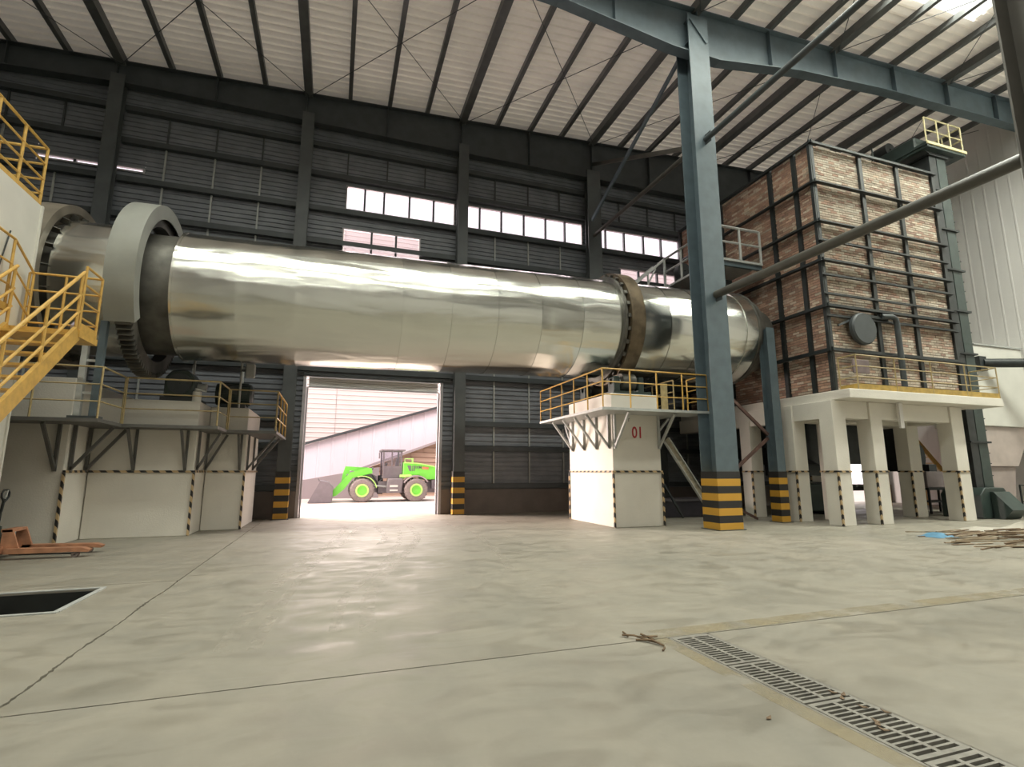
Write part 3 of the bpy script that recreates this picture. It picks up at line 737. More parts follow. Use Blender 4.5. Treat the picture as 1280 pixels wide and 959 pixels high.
# ------------------------------------------------------------------ stepped foundation blocks at the left end
def block(label, x0, x1, y0, y1, z1):
    b = thing('foundation_block', label, 'foundation', ((x0 + x1) / 2, y0, 0), 'foundation blocks of the drive')
    build('block_body', MB().box((x0, y0, 0), (x1, y1, z1)), WHITEW, b, bevel=.012)
    return b
A = block('leftmost beige foundation block behind the pallet truck', -9.5, -5.3, 13.4, 18.2, 3.48)
B = block('middle beige foundation block under the drum drive', -5.28, -3.17, 14.5, 18.2, 3.2)
Cb = block('smallest beige foundation block nearest the gateway', -3.15, -2.24, 15.65, 18.0, 3.2)
e = .014
tape(A, [(-5.3 + e, 13.4 - e, .01), (-5.3 + e, 13.4 - e, 1.47)]); tape(A, [(-5.3 + e, 13.4 - e, 1.5), (-5.3 + e, 14.46, 1.5)])
tape(B, [(-5.26, 14.5 - e, 1.5), (-3.17 + e, 14.5 - e, 1.5)]); tape(B, [(-3.17 + e, 14.5 - e, .01), (-3.17 + e, 14.5 - e, 1.47)]); tape(B, [(-3.17 + e, 14.5 - e, 1.5), (-3.17 + e, 15.6, 1.5)])
tape(Cb, [(-3.10, 15.65 - e, 1.5), (-2.24 + e, 15.65 - e, 1.5)]); tape(Cb, [(-2.24 + e, 15.65 - e, .01), (-2.24 + e, 15.65 - e, 1.47)]); tape(Cb, [(-2.24 + e, 15.65 - e, 1.5), (-2.24 + e, 17.98, 1.5)])
# stepped walkway round the blocks
wk = thing('stepped_walkway', 'stepped steel walkway with thin dull yellow rails along the foundation blocks', 'walkway', (-4.0, 14.0, 2.55))
for a, b in (((-9, 12.5, 2.48), (-4.5, 13.38, 2.55)), ((-5.28, 13.38, 2.48), (-4.5, 14.48, 2.55)), ((-4.5, 13.75, 2.48), (-2.6, 14.48, 2.55)), ((-3.15, 14.48, 2.48), (-2.6, 15.63, 2.55)), ((-2.6, 14.95, 2.48), (-1.45, 15.63, 2.55)), ((-2.22, 15.63, 2.48), (-1.45, 17.9, 2.55))):
    build('deck_plate', MB().box(a, b), BRKT, wk, smooth=False)
railing(wk, [(-8.95, 12.53, 2.55), (-4.53, 12.53, 2.55), (-4.53, 13.78, 2.55)], 1.05, step=1.1, r=.02, m=DULLYEL)
railing(wk, [(-4.5, 13.78, 2.55), (-2.63, 13.78, 2.55), (-2.63, 14.95, 2.55)], 1.05, step=1.5, r=.02, m=DULLYEL)
railing(wk, [(-2.60, 14.98, 2.55), (-1.48, 14.98, 2.55)], 1.05, step=1.2, r=.02, m=DULLYEL)
railing(wk, [(-1.48, 15.0, 2.55), (-1.48, 17.85, 2.55)], 1.05, step=.95, r=.024, m=YEL)
bracket(wk, (-5.28, 13.55, 0), (.75, 0, 0), 2.48, .98, BRKT, .06); bracket(wk, (-5.28, 14.3, 0), (.75, 0, 0), 2.48, .98, BRKT, .06)
bracket(wk, (-5.45, 13.39, 0), (0, -.8, 0), 2.48, .98, BRKT, .06); bracket(wk, (-7.0, 13.39, 0), (0, -.8, 0), 2.48, .98, BRKT, .06)
bracket(wk, (-3.35, 14.49, 0), (0, -.7, 0), 2.48, .98, BRKT, .052); bracket(wk, (-4.4, 14.49, 0), (0, -.7, 0), 2.48, .98, BRKT, .052)
bracket(wk, (-3.15, 14.62, 0), (.5, 0, 0), 2.48, .95, BRKT, .052); bracket(wk, (-2.35, 15.64, 0), (0, -.65, 0), 2.48, .95, BRKT, .052)
bracket(wk, (-3.15, 15.5, 0), (.5, 0, 0), 2.48, .95, BRKT, .052)
bracket(wk, (-2.22, 15.8, 0), (.72, 0, 0), 2.48, .95, BRKT, .052); bracket(wk, (-2.22, 16.9, 0), (.72, 0, 0), 2.48, .95, BRKT, .052)
# posts standing on the walkway that carry the guard
leg = thing('guard_stand', 'grey ladder-like post pair standing on the walkway under the guard', 'stand', (-4.75, 12.8, 2.55))
build('stand_post', MB().box((-4.72, 12.62, 2.57), (-4.60, 12.74, 4.60)), STEEL, leg, smooth=False)
build('stand_post', MB().box((-4.98, 12.62, 2.57), (-4.88, 12.74, 4.15)), LSTEEL, leg, smooth=False)
build('stand_foot', MB().box((-5.05, 12.56, 2.552), (-4.53, 12.80, 2.60)), DKSTEEL, leg, smooth=False)
for z in (3.05, 3.72): build('rung', MB().box((-4.88, 12.66, z), (-4.72, 12.71, z + .05)), LSTEEL, leg, smooth=False)
# gearbox, motor and lamp-like box behind the rails
gb = thing('drive_gearbox', 'dark green gearbox on the middle foundation block under the drum', 'gearbox', (-3.65, 15.2, 3.2))
build('housing', MB().prism([(-4.05, 3.32), (-3.40, 3.32), (-3.40, 3.80), (-3.55, 4.0), (-3.9, 4.0), (-4.05, 3.80)], 'y', 14.75, 15.6), GREEN, gb, bevel=.03)
build('base_frame', MB().box((-4.1, 14.7, 3.202), (-3.3, 15.7, 3.32)), DKSTEEL, gb, smooth=False)
build('input_shaft', MB().tube([(-3.40, 15.15, 3.65), (-3.2, 15.15, 3.65)], .09, 14), LSTEEL, gb)
build('cover_flange', MB().lathe([(-.04, .02), (-.04, .26), (0, .26), (0, .02)], (-3.72, 14.75, 3.66), 24, True, 'y'), DKSTEEL, gb)
mo = thing('drive_motor', 'dark finned electric motor beside the gearbox near the gateway', 'motor', (-2.7, 16.2, 3.2))
build('motor_body', MB().lathe([(-.45, .05), (-.45, .30), (.40, .30), (.45, .22), (.45, .05)], (-2.7, 16.2, 3.62), 24, True, 'x'), GREEN, mo)
for i in range(10):
    t = 2 * math.pi * i / 10
    c = Vector((-2.7, 16.2 + .315 * math.cos(t), 3.62 + .315 * math.sin(t)))
    build('cooling_fin', MB().bar(c - Vector((.38, 0, 0)), c + Vector((.34, 0, 0)), .02, .05, (0, math.cos(t), math.sin(t))), GREEN, mo, smooth=False)
build('motor_foot', MB().box((-3.0, 15.95, 3.202), (-2.4, 16.45, 3.34)), DKSTEEL, mo, smooth=False)
build('terminal_box', MB().box((-2.78, 15.80, 3.60), (-2.52, 15.92, 3.82)), DKSTEEL, mo, smooth=False)
lb = thing('wall_lamp', 'small pale box lamp on a pole above the smallest foundation block', 'lamp', (-2.3, 15.8, 3.2))
build('lamp_pole', MB().tube([(-2.52, 15.75, 3.2), (-2.52, 15.75, 4.75)], .03, 8), LSTEEL, lb)
build('lamp_head', MB().box((-2.42, 15.68, 4.05), (-2.18, 15.82, 4.45)), LSTEEL, lb, bevel=.03)
build('lamp_arm', MB().box((-2.52, 15.72, 4.22), (-2.42, 15.78, 4.28)), DKSTEEL, lb, smooth=False)
vv = thing('grease_pump', 'little white capped pump on the middle foundation block', 'pump', (-3.35, 14.65, 3.2))
build('pump_body', MB().lathe([(0, 0.001), (0, .10), (.24, .10), (.28, .05), (.28, .001)], (-3.28, 14.6, 3.202), 14, False, 'z'), WHITEM, vv)
build('pump_handle', MB().bar((-3.32, 14.58, 3.52), (-3.08, 14.58, 3.46), .06, .04), LSTEEL, vv, smooth=False)
build('drain_pipe', MB().tube([(-3.7, 15.9, 3.2), (-3.7, 15.9, 4.65)], .03, 8), LSTEEL, gb)

# ------------------------------------------------------------------ white feed bin and stair at far left
hood = thing('feed_bin', 'tall white steel feed bin at the left edge with railing on top', 'bin', (-7.5, 9.5, 0))
for y0, y1 in ((6.5, 8.2), (8.2, 9.9), (9.9, 11.57)):
    build('bin_panel', MB().box((-10, y0 + .003, .02), (-5.5, y1 - .003, 6.47)), WHITEM, hood, smooth=False)
build('bin_corner', MB().box((-5.52, 11.55, 0.02), (-5.47, 11.60, 6.47)), WHITEM, hood, smooth=False)
build('hanging_cable', MB().tube([(-5.48, 10.75, 5.6), (-5.48, 10.6, 4.9), (-5.47, 10.58, 4.2)], .012, 5), BLKSTEEL, hood)
rl = thing('bin_railing', 'yellow grid railing around the top of the white feed bin', 'railing', (-5.6, 10, 6.47))
railing(rl, [(-5.53, 7.0, 6.475), (-5.53, 11.54, 6.475), (-8.5, 11.54, 6.475)], 1.16, (1.0, .72, .45, .2), .72, .026, YEL, kick=.10)
st = thing('yellow_stair', 'yellow steel stair climbing to a landing beside the white feed bin', 'stair', (-4.8, 8.0, 0))
SL = .86
def sp(x, d, dz=0.): return Vector((x, 10.70 - d, 3.92 - SL * d + dz))
dmax = 3.92 / SL - .02
for x in (-5.28, -4.33):
    build('stringer', MB().bar(sp(x, 0, -.06), sp(x, dmax - .1, -.06), .06, .24), YEL, st, smooth=False)
n = 17
for i in range(n):
    d = dmax * (i + .6) / n
    c = sp(-4.805, d, 0)
    build('tread', MB().box((-5.25, c.y - .13, c.z - .02), (-4.36, c.y + .13, c.z + .015)), YEL, st, smooth=False)
for x in (-5.28, -4.33):
    for f, nm in ((1.0, 'handrail'), (.62, 'mid_rail'), (.32, 'mid_rail')):
        build(nm, MB().tube([sp(x, .0, 1.05 * f), sp(x, dmax - .5, 1.05 * f)], .028 if f == 1 else .022, 8), YEL, st)
    for i in range(5):
        d = .05 + i * .95
        if 3.92 - SL * d < .1: break
        build('rail_post', MB().tube([sp(x, d, 0), sp(x, d, 1.05)], .024, 6), YEL, st)
build('landing', MB().box((-5.45, 10.70, 3.80), (-4.28, 11.42, 3.92)), YEL, st, smooth=False)
railing(st, [(-4.31, 10.72, 3.92), (-4.31, 11.38, 3.92), (-5.42, 11.38, 3.92)], 1.16, (1.0, .72, .45, .2), .6, .022, YEL, kick=.14)
build('upper_walk', MB().box((-5.455, 7.0, 4.16), (-5.32, 10.68, 4.28)), YEL, st, smooth=False)
railing(st, [(-5.36, 7.0, 4.28), (-5.36, 10.68, 4.28), (-5.36, 11.38, 3.92)], 1.15, (1.0, .62, .3), .9, .022, YEL)
cl = build('cloth_bundle', MB().lathe([(0, .01), (.02, .07), (.10, .09), (.17, .05), (.19, .005)], (-4.42, 10.9, 3.93), 12, False, 'z'), mat('faded_blue_white_cloth', (.45, .42, .55), .9, 0, .3, 20)); tag(cl, 'small blue and white cloth bundle on the stair landing', 'cloth')

# ------------------------------------------------------------------ brick tower
TX0, TX1, TY0, TY1, TZ0, TZ1 = 13.90, 19.55, 11.25, 17.95, 3.80, 11.92
tower = thing('brick_tower', 'tall brick furnace tower laced with black steel beams on white posts', 'tower', (16.7, 14.5, TZ0))
build('mortar_core', MB().box((TX0 + .085, TY0 + .085, TZ0 + .002), (TX1, TY1, TZ1 - .05)), MORTAR, tower, smooth=False)
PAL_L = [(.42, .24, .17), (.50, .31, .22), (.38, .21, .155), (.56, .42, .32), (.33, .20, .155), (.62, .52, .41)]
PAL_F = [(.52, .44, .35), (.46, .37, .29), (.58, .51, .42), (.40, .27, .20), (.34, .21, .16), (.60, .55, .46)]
def brick_panel(face, a0, a1, z0, z1, pal, redness):
    mb = MB(); tints = []; rnd = random.Random(int(a0 * 100 + z0 * 1000))
    pl, ph = .25, .082; rows = int((z1 - z0) / ph); ph = (z1 - z0) / rows
    for r_ in range(rows):
        a = a0 - (pl / 2 if r_ % 2 else 0)
        rowt = rnd.uniform(.85, 1.12)
        while a < a1 - .02:
            b0, b1 = max(a, a0) + .006, min(a + pl, a1) - .006; a += pl
            if b1 - b0 < .03: continue
            zz0, zz1 = z0 + r_ * ph + .009, z0 + (r_ + 1) * ph - .009
            o_ = .062 + rnd.uniform(-.005, .005); ba = .09
            if face == 'f':
                q = [(b0, TY0 + o_, zz0), (b1, TY0 + o_, zz0), (b1, TY0 + o_, zz1), (b0, TY0 + o_, zz1), (b0, TY0 + ba, zz0), (b1, TY0 + ba, zz0), (b1, TY0 + ba, zz1), (b0, TY0 + ba, zz1)]
            else:
                q = [(TX0 + o_, b1, zz0), (TX0 + o_, b0, zz0), (TX0 + o_, b0, zz1), (TX0 + o_, b1, zz1), (TX0 + ba, b1, zz0), (TX0 + ba, b0, zz0), (TX0 + ba, b0, zz1), (TX0 + ba, b1, zz1)]
            mb.add(q, [(0, 1, 2, 3), (0, 4, 5, 1), (1, 5, 6, 2), (2, 6, 7, 3), (3, 7, 4, 0)])
            p = rnd.choice(pal[:3] if rnd.random() < .5 else pal) if rnd.random() > redness else rnd.choice(PAL_L)
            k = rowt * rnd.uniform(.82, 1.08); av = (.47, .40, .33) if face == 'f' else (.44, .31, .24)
            tints += [tuple((p[c] * .72 + av[c] * .28) * k for c in range(3)) + (1,)] * 8
    o = build('brick_infill', mb, BRICK, tower, smooth=False, kind='stuff')
    at = o.data.color_attributes.new('tint', 'FLOAT_COLOR', 'POINT')
    at.data.foreach_set('color', [c for t in tints for c in t])
zr = [TZ0, 5.09, 6.46, 7.92, 9.20, 10.53, TZ1 - .06]
fx = [TX0, 16.02, 17.75, TX1]; ly = [TY0, 11.95, 12.95, 15.4, TY1]
for i in range(6):
    for a, b in zip(fx[:-1], fx[1:]): brick_panel('f', a + .05, b - .05, zr[i], zr[i + 1], PAL_F, (.30, .30, .28, .32, .18, .08)[i])
    for a, b in zip(ly[:-1], ly[1:]): brick_panel('l', a + .05, b - .05, zr[i], zr[i + 1], PAL_L, (.5, .5, .6, .6, .7, .7)[i])
for x in fx: build('vertical_beam', MB().box((x - .075, TY0 - .02, TZ0 + .002), (x + .075, TY0 + .084, TZ1)), BLKSTEEL, tower, smooth=False)
for y in ly[1:]: build('vertical_beam', MB().box((TX0 - .02, y - .07, TZ0 + .002), (TX0 + .084, y + .07, TZ1)), BLKSTEEL, tower, smooth=False)
build('vertical_beam', MB().box((TX0 - .03, TY0 - .03, TZ0 + .002), (TX0 + .075, TY0 + .11, TZ1)), BLKSTEEL, tower, smooth=False)
def chan(z, d=.09, faces='fl', hh=.065):
    if 'f' in faces:
        build('horizontal_beam', MB().box((TX0 - .1, TY0 - d, z - hh), (TX1 + .08, TY0 - .021, z - hh + .018)).box((TX0 - .1, TY0 - .045, z - hh + .018), (TX1 + .08, TY0 - .021, z + hh)), BLKSTEEL, tower, smooth=False)
    if 'l' in faces:
        build('horizontal_beam', MB().box((TX0 - d, TY0 - .1, z - hh), (TX0 - .021, TY1, z - hh + .018)).box((TX0 - .045, TY0 - .1, z - hh + .018), (TX0 - .021, TY1, z + hh)), BLKSTEEL, tower, smooth=False)
for z in zr[1:-1]: chan(z, .16)
for z in (8.57, 7.45, 6.84, 6.15): chan(z, .10, 'f', .045)
chan(TZ1 - .03, .10)
# round cover plate, standpipe, little box on the front of the tower
cv = build('round_cover', MB().lathe([(-.05, .01), (-.05, .46), (.0, .50), (.10, .50), (.10, .01)], (15.12, TY0 - .17, 5.80), 40, False, 'y'), DKSTEEL, tower, 'round dark steel cover plate')
build('cover_hinge', MB().bar((15.12, TY0 - .08, 6.26), (16.3, TY0 - .08, 6.22), .06, .09), BLKSTEEL, tower, smooth=False)
build('cover_arm', MB().bar((14.2, TY0 - .06, 5.85), (14.75, TY0 - .06, 6.08), .04, .06), DKSTEEL, tower, smooth=False)
build('standpipe', MB().tube([(16.0, TY0 - .12, 6.28), (16.35, TY0 - .2, 6.28), (16.46, TY0 - .22, 6.22), (16.5, TY0 - .22, 6.08), (16.5, TY0 - .22, 3.82)], .085, 12), DKSTEEL, tower, 'dark bent standpipe')
build('sight_box', MB().box((14.42, TY0 - .22, 4.38), (15.1, TY0 - .17, 4.80)), mat('mauve_steel', (.16, .12, .12), .6, 0, .2, 4), tower, bevel=.02)

slabt = thing('concrete_table', 'white concrete slab on square posts carrying the brick tower', 'slab', (16.8, 14.2, 0))
build('table_slab', MB().prism([(13.55, 10.55), (20.2, 10.55), (20.2, 11.42), (19.93, 11.42), (19.93, 18.1), (13.55, 18.1)], 'z', 3.54, 3.80), WHITEW, slabt, bevel=.012)
PX = [(13.42, 13.92), (14.90, 15.38), (18.42, 18.98)]; PY = [(11.05, 11.5), (12.45, 12.9), (14.25, 14.7), (16.4, 16.85)]
for xi, (x0, x1) in enumerate(PX):
    for yi, (y0, y1) in enumerate(PY):
        if (xi == 1 and yi > 1) or (xi == 2 and yi == 2): continue
        p = build('post', MB().box((x0, y0, 0), (x1, y1, 3.53)), WHITEW, slabt, bevel=.01)
        h = .03; e = .004
        for a, b in (((x0 - e, y0 - e, 1.5), (x1 + e, y0 - e, 1.5)), ((x0 - e, y0, 1.5), (x0 - e, y1, 1.5)), ((x0 - e, y0 - e, .01), (x0 - e, y0 - e, 1.48))):
            build('hazard_tape', MB().bar(a, b, .05, .05), TAPE, p, smooth=False)
for y0, y1 in PY[:2]:
    for a, b in ((13.92, 14.90), (15.38, 18.42)):
        build('beam', MB().box((a + .002, y0 + .05, 3.02), (b - .002, y1 - .05, 3.538)), WHITEW, slabt, bevel=.01)
for x0, x1 in PX:
    for a, b in ((11.5, 12.45), (12.9, 14.25), (14.7, 16.4), (16.85, 18.1)):
        if x0 > 14.5 and x0 < 16 and a > 12: continue
        if x0 > 18 and a > 12: b = 16.4 if a < 14 else b
        if x0 > 18 and a == 14.7: continue
        build('beam', MB().box((x0 + .05, a + .002, 3.02), (x1 - .05, b - .002, 3.538)), WHITEW, slabt, bevel=.01)
build('drop_plate', MB().box((15.98, 10.93, 2.78), (16.13, 11.0, 3.53)), LGREY, slabt, smooth=False)
sr = thing('tower_railing', 'thin yellow railing with deep kick plate along the tower slab edge', 'railing', (17, 10.6, 3.8))
railing(sr, [(13.98, 11.15, 3.802), (13.98, 10.60, 3.802), (20.15, 10.60, 3.802), (20.15, 11.36, 3.802)], 1.0, (1.0, .68, .36), 1.55, .020, DULLYEL, kick=.16)

# white platform and stair high on the left side of the tower
wp = thing('furnace_platform', 'pale grey railed platform with stair high on the left face of the tower', 'platform', (12.9, 14.9, 8.6))
build('deck_plate', MB().box((11.9, 13.35, 8.52), (13.72, 16.45, 8.6)), LSTEEL, wp, smooth=False)
for y in (13.45, 14.9, 16.35): build('deck_joist', MB().box((11.92, y - .05, 8.36), (13.72, y + .05, 8.52)), STEEL, wp, smooth=False)
railing(wp, [(11.93, 16.42, 8.6), (11.93, 13.38, 8.6), (13.68, 13.38, 8.6)], 1.15, (1.0, .52), 1.0, .045, LSTEEL)
for x in (11.9,):
    build('stair_stringer', MB().bar((11.9, 16.42, 8.55), (9.4, 16.42, 6.4), .05, .20), LSTEEL, wp, smooth=False)
    build('stair_stringer', MB().bar((11.9, 17.2, 8.55), (9.4, 17.2, 6.4), .05, .20), LSTEEL, wp, smooth=False)
    build('stair_handrail', MB().bar((11.9, 16.42, 9.72), (9.4, 16.42, 7.57), .06, .09), LSTEEL, wp, smooth=False)
    build('stair_handrail', MB().bar((11.9, 17.2, 9.72), (9.4, 17.2, 7.57), .06, .06), LSTEEL, wp, smooth=False)
    for i in range(8):
        f = (i + .5) / 8; build('stair_tread', MB().box((11.9 - 2.5 * f - .12, 16.45, 8.55 - 2.15 * f), (11.9 - 2.5 * f + .12, 17.17, 8.58 - 2.15 * f)), LSTEEL, wp, smooth=False)
    for i in range(4):
        f = i / 3.3; b = Vector((11.9 - 2.5 * f, 16.42, 8.55 - 2.15 * f)); build('stair_post', MB().tube([b, b + Vector((0, 0, 1.17))], .04, 8), LSTEEL, wp)
build('stair_landing', MB().box((11.9, 16.45, 8.52), (13.72, 17.2, 8.6)), LSTEEL, wp, smooth=False)
build('stair_brace', MB().bar((11.5, 16.42, 9.3), (10.6, 16.42, 7.6), .05, .05), LSTEEL, wp, smooth=False)
fanm = thing('blower_motor', 'small black blower standing on the pale furnace platform', 'blower', (12.2, 15.9, 8.6))
build('blower_case', MB().lathe([(-.14, .03), (-.14, .30), (.14, .30), (.14, .03)], (12.2, 15.7, 8.98), 20, True, 'y'), BLKSTEEL, fanm)
build('blower_foot', MB().box((12.0, 15.5, 8.602), (12.4, 15.9, 8.72)), BLKSTEEL, fanm, smooth=False)
# steel strut post and cross braces by the drum outlet
sp2 = h_column(12.88, 12.65, 6.0, .31, .36, 'shorter blue grey post with banded base before the tower legs', mat('slate_blue_paint', (.10, .135, .155), .4, 0, .12, 3), group='steel columns')
BR = mat('rust_brown_steel', (.10, .055, .045), .6, 0, .3, 4)
o = build('diagonal_brace', MB().bar((12.72, 12.75, 2.52), (10.6, 12.75, 1.0), .06, .09), BR, at=(12.7, 12.75, 2.5)); tag(o, 'dark brace falling left from the slate blue post toward the floor', 'brace')
o = build('diagonal_brace', MB().bar((12.70, 12.72, 2.62), (10.3, 12.72, 4.6), .06, .09), BR, at=(12.7, 12.72, 2.6)); tag(o, 'rust brown brace rising left from the slate blue post to the drum', 'brace')
o = build('diagonal_brace', MB().bar((10.7, 13.3, .9), (12.6, 13.3, .05), .05, .07), BR, at=(12.6, 13.3, 0)); tag(o, 'low rusty bar lying against the foot of the slate blue post', 'bar')

# ------------------------------------------------------------------ bucket elevator
ev = thing('bucket_elevator', 'dark green bucket elevator rising at the right of the brick tower', 'elevator', (20.5, 11.9, 0))
z = .95
while z < 12.9:
    z1 = min(z + 1.52, 12.95)
    build('casing', MB().box((20.05, 11.55, z + .03), (20.42, 12.25, z1 - .03)), BLKSTEEL, ev, smooth=False)
    build('casing', MB().box((20.46, 11.55, z + .03), (20.92, 12.25, z1 - .03)), GREEN, ev, smooth=False)
    build('casing_flange', MB().box((19.98, 11.48, z1 - .03), (21.02, 12.32, z1 + .03)), BLKSTEEL, ev, smooth=False)
    for q in (.4, .8, 1.15):
        if z + q < 12.8: build('bracket_stub', MB().box((20.92, 11.6, z + q), (21.08, 11.66, z + q + .03)), BLKSTEEL, ev, smooth=False)
    z += 1.52
build('boot', MB().prism([(19.75, .01), (21.15, .01), (21.15, .75), (20.95, .98), (20.0, .98), (19.75, .75)], 'y', 11.3, 12.5), GREEN, ev, bevel=.02)
build('boot_chute', MB().prism([(11.0, .01), (11.28, .01), (11.28, .85), (11.2, .85), (10.75, .30)], 'x', 20.2, 21.0), GREEN, ev, smooth=False)
build('conduit', MB().tube([(21.05, 11.7, .9), (21.05, 11.7, 3.4)], .035, 8), LSTEEL, ev)
hp = thing('elevator_head', 'dark head platform with drive and cream railing on top of the elevator', 'platform', (20.6, 12, 13.0))
build('deck_plate', MB().box((19.66, 11.3, 13.06), (21.7, 13.3, 13.2)), GREEN, hp, smooth=False)
build('head_cone', MB().prism([(20.05, 12.96), (20.92, 12.96), (21.4, 13.05), (19.8, 13.05)], 'y', 11.5, 12.6), DKSTEEL, hp, smooth=False)
build('deck_edge', MB().box((19.62, 11.26, 13.16), (21.74, 11.30, 13.26)), CREAM, hp, smooth=False)
build('deck_edge', MB().box((19.62, 11.30, 13.16), (19.66, 13.3, 13.26)), GREEN, hp, smooth=False)
railing(hp, [(19.70, 11.34, 13.2), (21.66, 11.34, 13.2), (21.66, 13.2, 13.2)], 1.05, (1.0, .52), .72, .028, CREAM)
build('drive_housing', MB().box((19.75, 11.75, 13.21), (20.5, 13.1, 13.75)), GREEN, hp, bevel=.05)
build('drive_motor', MB().lathe([(-.3, .04), (-.3, .27), (.3, .27), (.3, .04)], (19.95, 13.05, 13.9), 18, True, 'y'), BLKSTEEL, hp)
build('hand_pole', MB().tube([(18.7, 12.6, 12.0), (18.7, 12.6, 13.6)], .025, 6), GREEN, tower)

# ------------------------------------------------------------------ right side: white bin, hopper, pipe, rails
wb = thing('cooling_bin', 'large plain white steel bin by the right wall behind the elevator', 'bin', (24.3, 13.6, 0))
build('bin_front', MB().box((22.75, 12.8, 3.2), (26.1, 14.3, 6.35)), WHITEM, wb, bevel=.02)
build('bin_hopper', MB().prism([(22.9, 3.19), (26.1, 3.19), (25.0, 1.7), (22.95, 1.7)], 'y', 12.9, 14.2), mat('pinkish_primed_steel', (.46, .39, .36), .55, 0, .12, 1.5), wb, smooth=False)
build('hopper_lower', MB().prism([(22.95, 1.69), (25.0, 1.69), (24.7, .3), (23.1, .3)], 'y', 13.0, 14.1), mat('pinkish_steel_painted_shade', (.36, .30, .28), .55, 0, .12, 1.5), wb, smooth=False)  # shade on the lower hopper put into a darker copy of the colour
for x in (23.2, 25.9):
    build('bin_leg', MB().box((x - .08, 12.92, .01), (x + .08, 13.08, 3.19 if x > 25 else .3)), WHITEM, wb, smooth=False)
build('bin_top_lip', MB().box((22.7, 12.75, 6.35), (26.1, 12.82, 6.40)), LSTEEL, wb, smooth=False)
pipe('exhaust_pipe', (23.4, 12.68, 5.6), (26.0, 10.8, 5.42), .17, BLKSTEEL, 'short black pipe leaving the face of the white bin at right edge', n=14)
ox = build('pipe_flange', MB().box((23.1, 12.6, 5.3), (23.5, 12.78, 5.85)), BLKSTEEL, wb, smooth=False)
dr = thing('dark_railing', 'dark floor railing beside the elevator boot at the right edge', 'railing', (22.6, 11.4, 0))
railing(dr, [(21.4, 11.1, .0), (24.4, 11.1, .0)], 1.05, (1.0, .5), 1.0, .03, BLKSTEEL)
ys = thing('small_yellow_stair', 'short yellow stair going down beside the hopper at right', 'stair', (22.2, 12.6, 0))
for y in (12.25, 12.75): build('stringer', MB().bar((21.15, y, 1.35), (22.9, y, .12), .05, .16), YEL, ys, smooth=False)
for i in range(6):
    f = (i + .5) / 6; build('tread', MB().box((21.15 + 1.75 * f - .1, 12.28, 1.33 - 1.2 * f), (21.15 + 1.75 * f + .1, 12.72, 1.36 - 1.2 * f)), YEL, ys, smooth=False)
bs = thing('back_yellow_stair', 'yellow stair glimpsed between the tower legs in front of a pale wall', 'stair', (24.5, 16.5, 0))
for y in (16.0, 16.8): build('stringer', MB().bar((23.2, y, 3.8), (26.0, y, 1.2), .05, .2), YEL, bs, smooth=False)
for i in range(10):
    f = (i + .5) / 10; build('tread', MB().box((23.2 + 2.8 * f - .12, 16.03, 3.8 - 2.6 * f), (23.2 + 2.8 * f + .12, 16.77, 3.83 - 2.6 * f)), YEL, bs, smooth=False)
for x, z in ((23.3, 3.6), (25.6, 1.45)):
    for y in (16.0, 16.8): build('stair_post', MB().box((x - .04, y - .04, .002), (x + .04, y + .04, z)), YEL, bs, smooth=False)
# under the tower: dark tank, screw conveyor, burner, control desk
tk = thing('ash_tank', 'dark green tank standing between the white tower legs', 'tank', (16.1, 14.6, 0))
build('tank_body', MB().box((15.55, 14.3, .12), (16.75, 15.3, 1.08)), GREEN, tk, bevel=.04)
for x in (15.65, 16.65): build('tank_foot', MB().box((x - .06, 14.35, .002), (x + .06, 15.25, .12)), BLKSTEEL, tk, smooth=False)
build('tank_lid', MB().box((15.5, 14.25, 1.08), (16.8, 15.35, 1.13)), BLKSTEEL, tk, smooth=False)
dk = thing('added_dark_hopper', 'big dark hopper added to darken the space under the tower slab', 'hopper', (16.7, 15, 2))
build('hopper_body', MB().prism([(14.05, 3.5), (18.3, 3.5), (18.3, 2.7), (17.4, 1.75), (15.2, 1.75), (14.05, 2.3)], 'y', 13.25, 16.3), BLKSTEEL, dk, smooth=False)  # added bulk that darkens the view between the posts
build('hopper_gate', MB().box((15.6, 14.4, 1.35), (17.1, 15.9, 1.75)), DKSTEEL, dk, smooth=False)
bn = thing('burner_fan', 'round black burner fan seen between the right tower legs', 'fan', (20.9, 14.2, 0))
build('fan_case', MB().lathe([(-.18, .05), (-.18, .62), (.18, .62), (.18, .05)], (21.0, 14.2, 2.05), 28, True, 'y'), BLKSTEEL, bn)
build('fan_duct', MB().prism([(20.0, 1.5), (20.9, 1.5), (20.9, 2.9), (20.0, 3.3)], 'y', 14.0, 14.4), BLKSTEEL, bn, smooth=False)
build('fan_stand', MB().box((20.75, 14.05, .002), (21.2, 14.35, 1.45)), DKSTEEL, bn, smooth=False)
dsk = thing('control_desk', 'mauve grey steel cabinet on a dark frame under the tower', 'cabinet', (21.1, 13.5, 0))
build('cabinet_body', MB().box((20.42, 13.3, .92), (21.85, 13.9, 1.5)), mat('mauve_grey_paint', (.22, .18, .18), .5, 0, .1, 3), dsk, bevel=.015)
build('frame_top', MB().box((20.3, 13.2, .84), (22.0, 14.0, .92)), BLKSTEEL, dsk, smooth=False)
for x in (20.35, 21.15, 21.92):
    for y in (13.25, 13.92): build('frame_leg', MB().box((x - .03, y - .03, .002), (x + .03, y + .03, .84)), BLKSTEEL, dsk, smooth=False)
build('frame_shelf', MB().box((20.3, 13.2, .40), (22.0, 14.0, .44)), BLKSTEEL, dsk, smooth=False)
bx = build('junction_box', MB().box((20.85, 13.45, 1.502), (21.25, 13.75, 1.76)), BLKSTEEL, at=(21.05, 13.6, 1.5)); tag(bx, 'small black box on top of the mauve cabinet', 'box')
